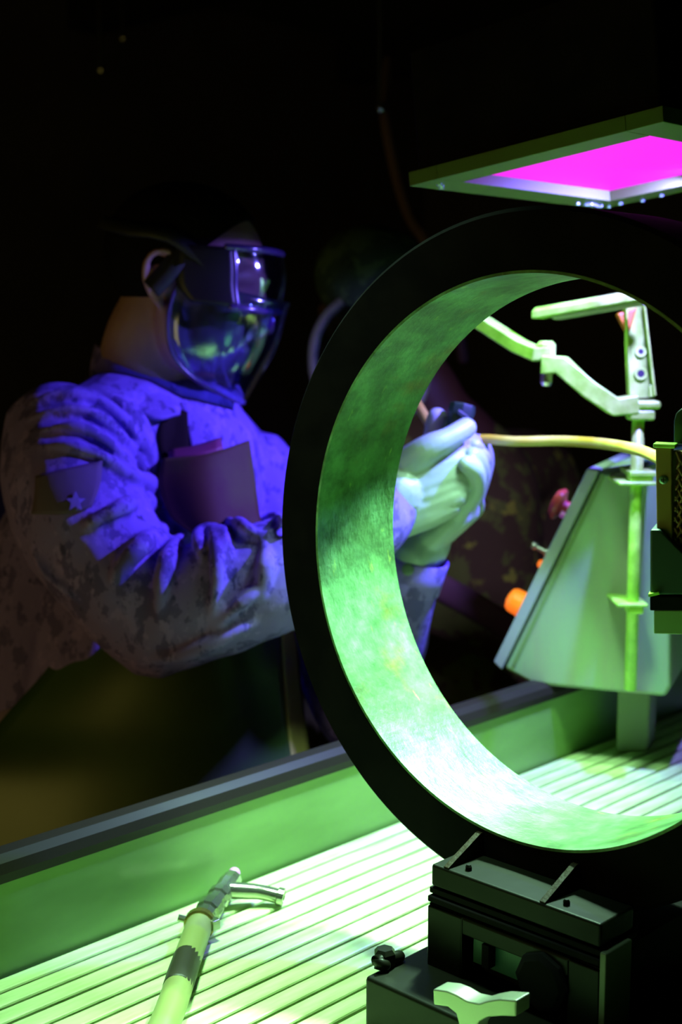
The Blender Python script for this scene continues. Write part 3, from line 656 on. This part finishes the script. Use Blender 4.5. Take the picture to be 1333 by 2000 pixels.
# gloved hands: finger paths are shared by the bare hand (thin) and the glove (thicker)
def hand_paths(W, K, fingers, thumb):
    return [(W[i], K[i], *fingers[i]) for i in range(4)], thumb
RW_ = [at(790, 912, 1.425), at(782, 945, 1.42), at(778, 985, 1.42), at(786, 1022, 1.425)]
RK = [at(878, 872, 1.425), at(893, 905, 1.415), at(893, 945, 1.415), at(876, 985, 1.42)]
RF = [[at(915, 862, 1.445), at(924, 876, 1.475), at(900, 886, 1.49)],
      [at(934, 893, 1.440), at(938, 908, 1.475), at(905, 915, 1.49)],
      [at(930, 935, 1.440), at(932, 948, 1.475), at(900, 950, 1.485)],
      [at(908, 965, 1.440), at(910, 978, 1.470), at(885, 980, 1.48)]]
RT = [at(800, 905, 1.415), at(838, 876, 1.40), at(878, 856, 1.40), at(911, 836, 1.41)]
LW = [at(812, 1075, 1.475), at(822, 1065, 1.48), at(834, 1058, 1.49), at(845, 1050, 1.50)]
LK = [at(882, 1012, 1.455), at(902, 1002, 1.465), at(915, 992, 1.48), at(922, 985, 1.495)]
LF = [[at(926, 955, 1.430), at(927, 920, 1.405), at(912, 906, 1.396)],
      [at(934, 940, 1.445), at(936, 908, 1.425), at(924, 890, 1.412)],
      [at(938, 925, 1.465), at(937, 893, 1.450), at(928, 872, 1.435)],
      [at(946, 915, 1.485), at(946, 880, 1.475), at(935, 862, 1.465)]]
LT = [at(822, 1010, 1.485), at(836, 930, 1.485), at(846, 862, 1.475), at(854, 816, 1.47)]
def hand_blobs(mb, W, K, Fg, T, wrist, k, palm_n):
    rf = [0.0105, 0.0110, 0.0105, 0.0095]
    for i in range(4):
        mb.tube([W[i], W[i]*0.45+K[i]*0.55, K[i]], [0.0165*k, 0.0175*k, 0.0145*k], seg=12)
        mb.tube([K[i], *Fg[i]], [0.0128*k*rf[i]/0.0105, rf[i]*1.10*k, rf[i]*k, rf[i]*0.88*k], seg=12)
    for i in range(3):
        mb.tube([(W[i]+W[i+1])/2, (K[i]+K[i+1])/2], [0.0195*k, 0.0165*k], seg=12)
    mb.tube(T, [0.0185*k, 0.0150*k, 0.0118*k, 0.0112*k], seg=12)
    mb.tube([T[0], (T[0]*0.5+K[0]*0.5)], [0.018*k, 0.014*k], seg=12)
    c = (W[1]+W[2])/2
    mb.tube([wrist, c], [0.026*k, 0.030*k], seg=14)
NR = (RK[0]-RW_[0]).normalized()
for a_ in ((RW_, RK, RF, RT, wr_r), (LW, LK, LF, LT, wr_l)): hand_blobs(body, *a_, 0.80, None)
bme = body.skin('body', 0.0036, 8, 0.5)
new_obj('body', bme, M_skin, tech)
for nm, a_ in (('glove', (RW_, RK, RF, RT, wr_r)), ('glove', (LW, LK, LF, LT, wr_l))):
    g = MB(); hand_blobs(g, *a_, 1.03, None)
    gl = new_obj(nm, g.skin('glove', 0.0018, 5, 0.5), M_glove, tech)

# hair
hr = MB()
def hh(p): return HO+HF_ @ (V(p)*HS)
hr.ball(hh((-0.012, 0, 0.036)), [q*HS+0.0055 for q in (0.098, 0.077, 0.084)], HF_, 28, 18)
hr.ball(hh((0.040, 0, 0.020)), [q*HS+0.0045 for q in (0.050, 0.064, 0.060)], HF_, 24, 16)
hme = hr.skin('hair', 0.0035, 4)
hbm = bmesh.new(); hbm.from_mesh(hme)
for pt, nrm in (((0.044, 0, 0.085), (0.84, 0, -0.54)), ((-0.03, 0, -0.022), (0.25, 0, -1.0))):     # hairline and nape
    bmesh.ops.bisect_plane(hbm, geom=hbm.verts[:]+hbm.edges[:]+hbm.faces[:], plane_co=hh(pt), plane_no=HF_ @ V(nrm), clear_outer=True)
bmesh.ops.holes_fill(hbm, edges=[e for e in hbm.edges if e.is_boundary]); hbm.to_mesh(hme); hbm.free()
new_obj('hair', hme, M_hair, tech)

# trousers and boots
tr = MB(); tr.tube([belly+V((0, 0, -0.08)), pelv], [0.135, 0.155], seg=24)
for s_, hp_ in zip((-1, 1), hips):
    kn = V((hp_.x, hp_.y, 0.48))+tf*0.03; an = V((hp_.x, hp_.y, 0.12))+SIDE*s_*0.02
    tr.tube([hp_, kn, an], [0.115, 0.085, 0.070], seg=20)
    bt = MB(); bt.tube([an+V((0, 0, 0.06)), V((an.x, an.y, 0.05))], [0.056, 0.05]); bt.tube([V((an.x, an.y, 0.046))-tf*0.02, V((an.x, an.y, 0.044))+tf*0.10, V((an.x, an.y, 0.036))+tf*0.16], [0.045, 0.045, 0.036])
    new_obj('boot', bt.skin('boot', 0.008, 4), M_rubber, tech)
trm = tr.skin('trousers', 0.009, 4)
new_obj('trousers', trm, M_trousers, tech)

# jacket: first the plain volumes, then folds laid on its surface, then fused again
def jacket_volumes(j):
    j.tube([chest+V((0,0,0.03)), belly, belly*0.5+pelv*0.5], [0.125, 0.140, 0.145], seg=26)
    j.tube([sr+SIDE*0.05, chest+V((0, 0, 0.07)), sl_-SIDE*0.02], [0.066, 0.095, 0.055], seg=22)
    j.tube([sr*0.5+neckb*0.5+V((0,0,-0.02)), neckb+V((0,0,-0.035)), sl_*0.5+neckb*0.5+V((0,0,-0.025))], [0.055, 0.066, 0.052], seg=20)
    um = at(175, 1040, 1.425)
    j.tube([sr, at(140, 950, 1.445), um, el_r], [0.066, 0.073, 0.073, 0.060], seg=24)
    j.tube([el_r, at(430, 1165, 1.385), at(560, 1118, 1.39), at(680, 1045, 1.405), at(752, 985, 1.425)], [0.058, 0.062, 0.060, 0.050, 0.040], seg=24)
    j.tube([at(150, 1050, 1.62), at(95, 1230, 1.63), at(60, 1430, 1.65)], [0.09, 0.105, 0.11], seg=22)
    j.tube([sl_, at(600, 1120, 1.66), el_l], [0.060, 0.064, 0.058], seg=22)
    j.tube([el_l, at(760, 1245, 1.56), at(792, 1128, 1.495)], [0.058, 0.047, 0.038], seg=22)
j0 = MB(); jacket_volumes(j0)
jm = j0.skin('jacket_base', 0.009, 4); jb = bvh_of(jm)
def hit(p_, q_, tree):
    r = ray(p_, q_); L_, n_, i_, d_ = tree.ray_cast(CAM, r.normalized())
    return (L_, n_) if L_ is not None else (None, None)
folds = [
 ([(40, 800), (75, 785), (125, 775), (190, 793), (240, 830), (278, 880), (300, 950)], 7, 0),
 ([(50, 822), (95, 808), (155, 808), (212, 840), (262, 895), (296, 955)], 7, 0),
 ([(60, 846), (110, 838), (160, 846), (208, 876), (252, 918), (292, 958)], 7, 0),
 ([(60, 876), (110, 872), (160, 884), (210, 906), (250, 930), (290, 960)], 6, 0),
 ([(150, 735), (200, 765), (246, 808), (284, 868), (303, 940)], 7, 0),
 ([(180, 730), (228, 770), (268, 815), (294, 870), (306, 930)], 6, 0),
 ([(195, 900), (250, 932), (300, 955), (340, 998), (358, 1030)], 11, 0),
 ([(362, 1010), (300, 985), (245, 992), (190, 1018), (160, 1030)], 11, 0),
 ([(372, 1030), (325, 1034), (278, 1062), (238, 1108), (222, 1140)], 11, 0),
 ([(362, 1040), (338, 1085), (322, 1140), (310, 1205)], 9, 0),
 ([(398, 1026), (392, 1060), (400, 1100)], 6, 0),
 ([(396, 1026), (422, 1050), (430, 1105), (424, 1160), (412, 1215)], 9, 0),
 ([(410, 1030), (438, 1050), (452, 1095)], 6, 0),
 ([(392, 1030), (430, 1020), (470, 1036), (510, 1052), (555, 1030)], 7, 0),
 ([(480, 1022), (520, 1012), (552, 1022), (575, 1040)], 6, 0),
 ([(516, 1062), (520, 1110), (508, 1165)], 10, 0),
 ([(290, 1290), (360, 1270), (440, 1235), (500, 1215)], 8, 0),
 ([(60, 1070), (100, 1120), (150, 1165)], 7, 0),
 ([(420, 1225), (470, 1175), (520, 1140)], 8, 0),
]
jf = MB(); jacket_volumes(jf)
for pts, r0_, r1_ in folds:
    P = []
    for p_ in pts:
        L_, n_ = hit(p_[0], p_[1], jb)
        if L_ is not None: P.append((L_, n_))
    if len(P) >= 3:
        n = len(P); bell = [math.sin(math.pi*(i+0.35)/(n-0.3)) for i in range(n)]; rr = [(2.0+(r0_-2.0)*max(q, 0.0))*0.001 for q in bell]
        P = [L_+n_*(-0.004+0.0105*max(q, 0.0)) for (L_, n_), q in zip(P, bell)]
        jf.tube(P, rr, seg=10, sub=4)
jme = jf.skin('jacket', 0.0032, 1, 0.5)
co = np.empty(len(jme.vertices)*3, np.float32); jme.vertices.foreach_get('co', co); co = co.reshape(-1, 3)
nn = np.empty(len(jme.vertices)*3, np.float32); jme.vertices.foreach_get('normal', nn); nn = nn.reshape(-1, 3)
for i in range(len(co)):
    v = V(co[i]); d = noise.noise(v*13)*0.0035+noise.noise(V((v.x*34, v.y*34, v.z*16)))*0.0020
    co[i] += nn[i]*d
jme.vertices.foreach_set('co', co.ravel()); jme.update()
jacket = new_obj('jacket', jme, M_jacket, tech); jt = bvh_of(jme)
# collar: two flaps folded from the neck
def sheet_px(rows, name, m_, parent, ny=14, nx=14, th=0.004, smooth=True):
    g = grid_mesh(resample([[at(*q) for q in r] for r in rows], ny, nx), name, th)
    return g.build(name, m_, parent, smooth=smooth)
sheet_px([[(188, 672, 1.58), (215, 690, 1.545), (285, 735, 1.53), (345, 790, 1.525)],
          [(180, 705, 1.565), (225, 740, 1.52), (280, 775, 1.50), (352, 800, 1.505)],
          [(176, 735, 1.545), (228, 775, 1.495), (300, 818, 1.475), (352, 808, 1.495)]], 'collar', M_jacket, tech)
sheet_px([[(350, 790, 1.53), (385, 770, 1.56), (420, 760, 1.60)], [(362, 812, 1.525), (395, 795, 1.545), (440, 800, 1.60)],
          [(372, 866, 1.515), (410, 850, 1.53), (450, 850, 1.585)], [(378, 880, 1.515), (420, 868, 1.53), (455, 862, 1.58)]], 'collar', M_jacket, tech)
M_under_shirt = mat('dark_undershirt', (0.014, 0.009, 0.010), 0.9, spec=0.1)
# cuffs
def cuff(c, d, r, ln, name='cuff'):
    d = d.normalized()
    o_ = MB(); o_.lathe([(r*0.93, 0), (r, 0.001), (r*1.04, ln), (r*1.0, ln+0.001), (r*0.93, ln), (r*0.88, 0.001)], c, d, 28)
    return o_.build(name, M_jacket, tech, smooth=True)
cuff(at(742, 992, 1.425), wr_r-at(700, 1030, 1.41), 0.040, 0.024)
lc = cuff(at(797, 1148, 1.497), at(822, 1060, 1.48)-at(797, 1148, 1.497), 0.036, 0.040)
bp_ = at(797, 1112, 1.452)
MB().lathe([(0.006, 0), (0.0068, 0.0008), (0.0068, 0.002), (0.005, 0.0028)], bp_, -CF, 20).build('button', mat('olive_button', (0.10, 0.14, 0.10), 0.4), tech)
# shoulder pocket flap and star badge laid on the sleeve
def lay(poly_rows, off, name, m_, ny=12, nx=12, th=0.002, parent=None):
    ctrl = resample([[V((q[0], q[1], 0)) for q in r] for r in poly_rows], ny, nx); rows = []
    for r in ctrl:
        rr = []
        for q in r:
            L_, n_ = hit(q.x, q.y, jt)
            rr.append(L_-ray(q.x, q.y)*off if L_ is not None else None)
        rows.append(rr)
    flat = [p for r in rows for p in r if p is not None]
    if not flat: return None
    for r in rows:
        for k in range(len(r)):
            if r[k] is None: r[k] = flat[0]
    return grid_mesh(rows, name, th).build(name, m_, parent or tech, smooth=True)
lay([[(322, 806), (345, 800), (366, 806)], [(310, 850), (342, 850), (368, 850)], [(316, 900), (345, 900), (370, 893)]], 0.004, 'undershirt', M_under_shirt, 10, 8, 0.003)
M_patch = mat('dark_patch', (0.10, 0.065, 0.14), 0.8, bump=0.3, scale=60)
fl = lay([[(70, 930), (130, 915), (200, 900)], [(68, 968), (130, 955), (196, 945)], [(62, 1005), (130, 1004), (180, 990)]], 0.005, 'sleeve_patch', M_patch)
def star(cx, cy, r):
    vs = []
    for k in range(10):
        q = math.pi/2+k*math.pi/5; rr = r if k % 2 == 0 else r*0.45
        L_, n_ = hit(cx+rr*math.cos(q), cy-rr*math.sin(q), jt)
        if L_ is None: return
        vs.append(L_-ray(cx, cy)*0.0075)
    MB().prism(vs, -CF*0.0012).build('star_emblem', M_jacket, fl if fl else tech)
if fl: star(148, 980, 20)

# apron: bib on the chest and long front sheet
ap = [[(150, 1180, 1.52), (300, 1180, 1.49), (450, 1180, 1.49), (548, 1190, 1.54)],
      [(105, 1290, 1.515), (270, 1290, 1.475), (440, 1290, 1.475), (553, 1290, 1.53)],
      [(0, 1412, 1.51), (230, 1420, 1.47), (430, 1420, 1.47), (562, 1410, 1.52)],
      [(-110, 1560, 1.50), (170, 1580, 1.46), (400, 1580, 1.46), (577, 1545, 1.51)],
      [(-150, 1900, 1.52), (150, 1900, 1.47), (400, 1900, 1.47), (600, 1850, 1.52)]]
apron = sheet_px(ap, 'apron', M_apron, tech, 26, 22, 0.003)
sheet_px([[(546, 1190, 1.538), (560, 1190, 1.575), (574, 1195, 1.60)], [(551, 1290, 1.528), (566, 1290, 1.565), (582, 1290, 1.59)], [(560, 1410, 1.518), (576, 1410, 1.555), (594, 1405, 1.58)],
          [(575, 1545, 1.508), (590, 1545, 1.545), (610, 1540, 1.57)], [(598, 1850, 1.518), (612, 1850, 1.55), (630, 1850, 1.58)]], 'apron_edge', M_lit_hem, apron, 16, 6, 0.004)
bib = sheet_px([[(318, 896, 1.475), (400, 888, 1.468), (486, 860, 1.500)], [(312, 950, 1.468), (405, 945, 1.458), (496, 930, 1.500)], [(335, 1010, 1.46), (420, 1010, 1.452), (505, 1000, 1.495)], [(385, 1050, 1.45), (440, 1045, 1.45), (512, 1030, 1.49)]], 'apron_bib', M_bib, tech, 20, 20, 0.004, True)
sheet_px([[(330, 880, 1.500), (380, 872, 1.495), (432, 856, 1.50)], [(330, 898, 1.478), (385, 892, 1.470), (436, 877, 1.482)]], 'bib_fold', mat('bib_lining', (0.20, 0.04, 0.10), 0.5), bib, 5, 8, 0.003)

# goggles with lower face guard
def hl(px_, py_, y=0.0):
    """point in the head's mid plane at a pixel, moved y to the technician's left"""
    n_ = HF_ @ V((0, 1, 0)); return onplane(px_, py_, HO+n_*(-0.03), n_)+n_*(y+0.03)
shield = MB()
rows = []
edge_r = [(372, 545), (352, 600), (348, 660), (362, 705), (395, 742), (430, 768), (462, 790)]
edge_f = [(556, 590), (545, 625), (536, 660), (525, 690), (506, 725), (486, 760), (468, 790)]
hwv = [0.080, 0.083, 0.080, 0.072, 0.058, 0.036, 0.006]
guard = grid_mesh
rr = []
for e_, f_, hw in zip(edge_r, edge_f, hwv):
    row = []
    for k in range(17):
        t = (k/16*2-1)*math.pi/2
        a_ = abs(math.cos(t))**0.85
        q = V((e_[0]+(f_[0]-e_[0])*a_, e_[1]+(f_[1]-e_[1])*a_, 0))
        row.append(hl(q.x, q.y, hw*math.copysign(abs(math.sin(t))**0.8, math.sin(t))))
    rr.append(row)
rr = resample(rr, 22, 33)
fs_ = grid_mesh(rr, 'face_shield', 0.0022).build('face_shield', M_shield, tech, smooth=True)
M_rimblue = mat('shield_rim', (0.05, 0.03, 0.10), 0.2, spec=0.8)
MB().tube([rr[i][0] for i in range(0, 22, 2)]+[rr[-1][16]], 0.0022, seg=8, sub=3).build('shield_rim', M_rimblue, fs_, smooth=True)
MB().tube([rr[i][32] for i in range(0, 22, 2)], 0.0022, seg=8, sub=3).build('shield_rim', M_rimblue, fs_, smooth=True)
# goggle body: dark skirt from the temple to a clear wraparound lens
gr = []
for (e_, f_) in (((366, 482), (540, 492)), ((362, 520), (548, 530)), ((366, 560), (545, 565)), ((392, 592), (535, 610))):
    row = []
    for k in range(15):
        t = (k/14*2-1)*math.pi/2; a_ = abs(math.cos(t))**0.8
        row.append(hl(e_[0]+(f_[0]-e_[0])*a_, e_[1]+(f_[1]-e_[1])*a_, 0.082*math.copysign(abs(math.sin(t))**0.75, math.sin(t))))
    gr.append(row)
gr = resample(gr, 12, 41)
def sub(g, i0, i1, j0, j1): return [r[j0:j1+1] for r in g[i0:i1+1]]
gog = grid_mesh(sub(gr, 0, 11, 0, 7), 'goggle_frame', 0.005).build('goggle_frame', M_frame, fs_, smooth=True)
grid_mesh(sub(gr, 0, 11, 33, 40), 'goggle_frame', 0.005).build('goggle_frame', M_frame, fs_, smooth=True)
grid_mesh(sub(gr, 0, 11, 7, 33), 'goggle_lens', 0.002).build('goggle_lens', M_lens, fs_, smooth=True)
MB().tube([gr[0][j] for j in range(6, 35, 2)], 0.0042, seg=8, sub=2).build('goggle_rim', M_rimblue, fs_, smooth=True)
MB().tube([gr[11][j] for j in range(6, 35, 2)], 0.0046, seg=8, sub=2).build('goggle_rim', M_rimblue, fs_, smooth=True)
MB().tube([gr[i][7] for i in range(0, 12)], 0.0036, seg=8, sub=1).build('goggle_rim', M_rimblue, fs_, smooth=True)
glint_at = hl(518, 628, -0.012)
MB().lathe([(0.008, 0), (0.009, 0.002), (0.009, 0.006), (0.006, 0.008)], glint_at, -CF, 20).build('shield_glint', mat('pink_shield_glint', (0.5, 0.06, 0.45), 0.25), fs_)  # pink disc painted as the lamp's glint on the shield
# straps
def strap(pts, wid, name):
    P = [V(p) for p in pts]; rows = []
    for i, p in enumerate(P):
        t = (P[min(i+1, len(P)-1)]-P[max(i-1, 0)]).normalized(); nrm = (p-HO).normalized(); s_ = t.cross(nrm).normalized()
        rows.append([p+s_*wid/2, p-s_*wid/2])
    rows = list(map(list, zip(*resample(rows, 20, 2))))
    return grid_mesh(rows, name, 0.003).build(name, M_rubber, fs_, smooth=True)
def hq(x, y, z): return HO+HF_ @ V((x, y, z))
strap([hq(0.050, -0.074, 0.026), hq(0.020, -0.080, 0.040), hq(-0.02, -0.085, 0.052), hq(-0.065, -0.072, 0.046), hq(-0.108, -0.03, 0.046), hq(-0.118, 0.0, 0.046), hq(-0.108, 0.03, 0.046), hq(-0.065, 0.072, 0.046), hq(-0.02, 0.088, 0.046), hq(0.048, 0.078, 0.015)], 0.016, 'strap')
strap([hl(372, 500, -0.080), hl(352, 530, -0.083), hl(318, 568, -0.084)], 0.024, 'strap_tab')

# ---- second person behind the coil
p2 = thing('person', at(880, 1400, 2.12).xy.to_3d(), 'dim second person in dark clothes, cap and face shield half hidden behind the coil', 'person')
h2f = (CR*0.35 + fwd_level*-0.85 + V((0, 0, -0.40))); H2 = frame(h2f, CR*-0.30+V((0, 0, 1))); O2 = at(745, 620, 2.05)
nb2 = at(850, 800, 2.10); ch2 = at(890, 960, 2.15); pv2 = at(900, 1400, 2.22)
b2 = MB(); head_blobs(b2, O2, H2)
b2.tube([O2+H2 @ V((-0.015, 0, -0.03)), nb2, ch2, pv2], [0.055, 0.055, 0.11, 0.12], seg=18)
s2r, s2l = at(720, 900, 2.05), at(1055, 930, 2.30)
b2.tube([ch2, s2r, at(690, 1180, 2.0), at(690, 1400, 2.0)], [0.07, 0.05, 0.04, 0.03]); b2.tube([ch2, s2l, at(1080, 1180, 2.25), at(1100, 1400, 2.25)], [0.07, 0.05, 0.04, 0.03])
b2.ball(at(690, 1450, 2.0), (0.035, 0.03, 0.05)); b2.ball(at(1100, 1450, 2.25), (0.035, 0.03, 0.05))
sd2 = (s2l-s2r).normalized(); sd2.z = 0
for s_ in (-1, 1):
    h_ = pv2+sd2*0.09*s_; leg_blobs(b2, h_, V((h_.x, h_.y, 0.48)), V((h_.x, h_.y, 0.05)), [0.085, 0.055, 0.04])
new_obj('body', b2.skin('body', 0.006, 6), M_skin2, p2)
t2m = MB()
t2m.tube([nb2+V((0, 0, -0.06)), ch2, at(895, 1180, 2.18), pv2], [0.08, 0.135, 0.145, 0.15], seg=22)
t2m.tube([ch2, s2r, at(690, 1180, 2.0), at(690, 1380, 2.0)], [0.09, 0.068, 0.056, 0.042]); t2m.tube([ch2, s2l, at(1080, 1180, 2.25), at(1100, 1380, 2.25)], [0.09, 0.068, 0.056, 0.042])
new_obj('shirt', t2m.skin('shirt', 0.009, 4), M_bgcamo, p2)
t3 = MB()
for s_ in (-1, 1):
    h_ = pv2+sd2*0.09*s_; t3.tube([h_, V((h_.x, h_.y, 0.48)), V((h_.x, h_.y, 0.1))], [0.115, 0.085, 0.07])
    bt = MB(); bt.tube([V((h_.x, h_.y, 0.10)), V((h_.x, h_.y, 0.05))], 0.055); bt.tube([V((h_.x, h_.y, 0.045)), V((h_.x, h_.y, 0.042))-fwd_level*0.15], 0.043)
    new_obj('boot', bt.skin('boot', 0.009, 3), M_rubber, p2)
new_obj('trousers', t3.skin('trousers', 0.01, 4), M_brown, p2)
cp2 = MB(); cp2.ball(O2+H2 @ V((-0.012, 0, 0.065)), (0.108, 0.088, 0.072), H2, 28, 18)
cp2.tube([O2+H2 @ V((0.07, -0.055, 0.062)), O2+H2 @ V((0.125, 0, 0.058)), O2+H2 @ V((0.07, 0.055, 0.062))], 0.010, seg=10)
M_cap = camo('green_cap', [((0.05, 0.09, 0.03),), ((0.10, 0.17, 0.05), 0.5), ((0.03, 0.05, 0.02), 0.6)], 28)
new_obj('cap', cp2.skin('cap', 0.005, 4), M_cap, p2)
# its shield: bowed clear sheet with a pale border
def q2(px_, py_, back=0.0): return at(px_, py_, 1.90+back)
border = [(700, 577), (668, 590), (640, 615), (620, 650), (612, 690), (616, 740), (640, 790), (690, 820), (760, 822), (815, 790), (835, 720), (830, 650), (800, 600), (750, 575), (700, 577)]
sh_rows = []
cx_, cy_ = 725, 700
bo_ = [V((x, y, 0)) for x, y in border]
for s_ in np.linspace(0.02, 1.0, 10):
    sh_rows.append([q2(cx_+(p.x-cx_)*s_, cy_+(p.y-cy_)*s_, 0.06*s_*s_) for p in bo_])
fs2 = grid_mesh(sh_rows, 'face_shield', 0.002).build('face_shield', M_shield, p2, smooth=True)
MB().tube([q2(x, y, 0.06) for x, y in border], 0.0085, seg=10, sub=4, flat=(CF, 0.4)).build('shield_border', mat('pale_border', (0.20, 0.24, 0.07), 0.4), fs2, smooth=True)
MB().ball(q2(694, 577, 0.05), 0.0065).build('hinge_screw', M_steel, fs2, smooth=True)

# ------------------------------------------------------------------ hand-held nozzle, its yellow hose
gun = thing('hand_nozzle', at(895, 850, 1.455), 'small dark green applicator held between the gloved hands', 'applicator')
ga = (at(902, 800, 1.455)-at(886, 876, 1.455)).normalized()
MB().lathe([(0.010, 0), (0.013, 0.004), (0.014, 0.03), (0.0150, 0.040), (0.0140, 0.046), (0.006, 0.047)], at(888, 870, 1.455), ga, 8).build('nozzle_body', M_darkgreen, gun, bevel=0.001)
MB().prism([at(896, 797, 1.44), at(916, 812, 1.44), at(926, 840, 1.44), at(918, 848, 1.44), at(904, 820, 1.44), at(890, 806, 1.44)], CF*0.016).build('nozzle_lever', M_darkgreen, gun, bevel=0.002)
ho = thing('yellow_hose', at(1100, 870, 1.42), 'thin yellow hose running from the gloved hands to the contact head', 'hose')
MB().tube([at(770, 700, 1.62), at(800, 760, 1.56), at(826, 806, 1.52), at(860, 858, 1.475), at(905, 866, 1.47), at(945, 858, 1.46), at(1010, 862, 1.44), at(1100, 861, 1.42), at(1190, 868, 1.36), at(1262, 884, 1.25), at(1320, 915, 1.14)], 0.0055, seg=14).build('hose_line', M_hose, ho, smooth=True)

# ------------------------------------------------------------------ dim background
crate = tag(MB().box((-0.13, -0.17, 0), (0.13, 0.17, 0.79), Matrix.Translation(V((1.575, 1.82, 0))) @ Matrix.Rotation(0.2, 4, 'Z')).build('equipment_crate', M_cabinet, bevel=0.006), 'olive equipment crate standing on the floor behind the tank', 'crate')
cable = tag(MB().tube([at(760, 120, 2.6), at(752, 215, 2.5), at(772, 330, 2.45), at(800, 420, 2.4), at(832, 470, 2.35), at(880, 560, 2.35), at(905, 700, 2.4)], 0.011, seg=10).build('hanging_cable', mat('brown_cable', (0.16, 0.09, 0.07), 0.5), smooth=True), 'brown cable hanging from the dark ceiling above the second person', 'cable')
strap_o = tag(MB().tube([at(830, 1130, 1.93), at(920, 1180, 1.93), at(1020, 1240, 1.95), at(1100, 1290, 1.98)], 0.02, seg=12, flat=(CF, 0.3)).build('canvas_strap', mat('brown_strap', (0.16, 0.08, 0.03), 0.8), smooth=True), 'brown canvas strap slung across the second person', 'strap')
for k, (px_, py_, d_, lab) in enumerate(((240, 75, 3.0, 'small bright pipe clamp under the ceiling, upper one at the left'), (197, 137, 2.9, 'small dim pipe clamp at the left, below the brighter one'), (742, 214, 2.48, 'small twisted metal hook where the brown cable hangs'))):
    p = at(px_, py_, d_); t_ = thing('pipe_clamp', p, lab, 'clamp')
    MB().lathe([(0.007, -0.004), (0.011, -0.003), (0.011, 0.004), (0.008, 0.006)], p, (0.4, -0.6, 0.5), 14).build('clamp_ring', M_steel, t_)
    MB().tube([p+V((0, 0, 0.008)), V((p.x, p.y, 2.46))], 0.004, sub=2).build('drop_rod', M_beam, t_, smooth=True)
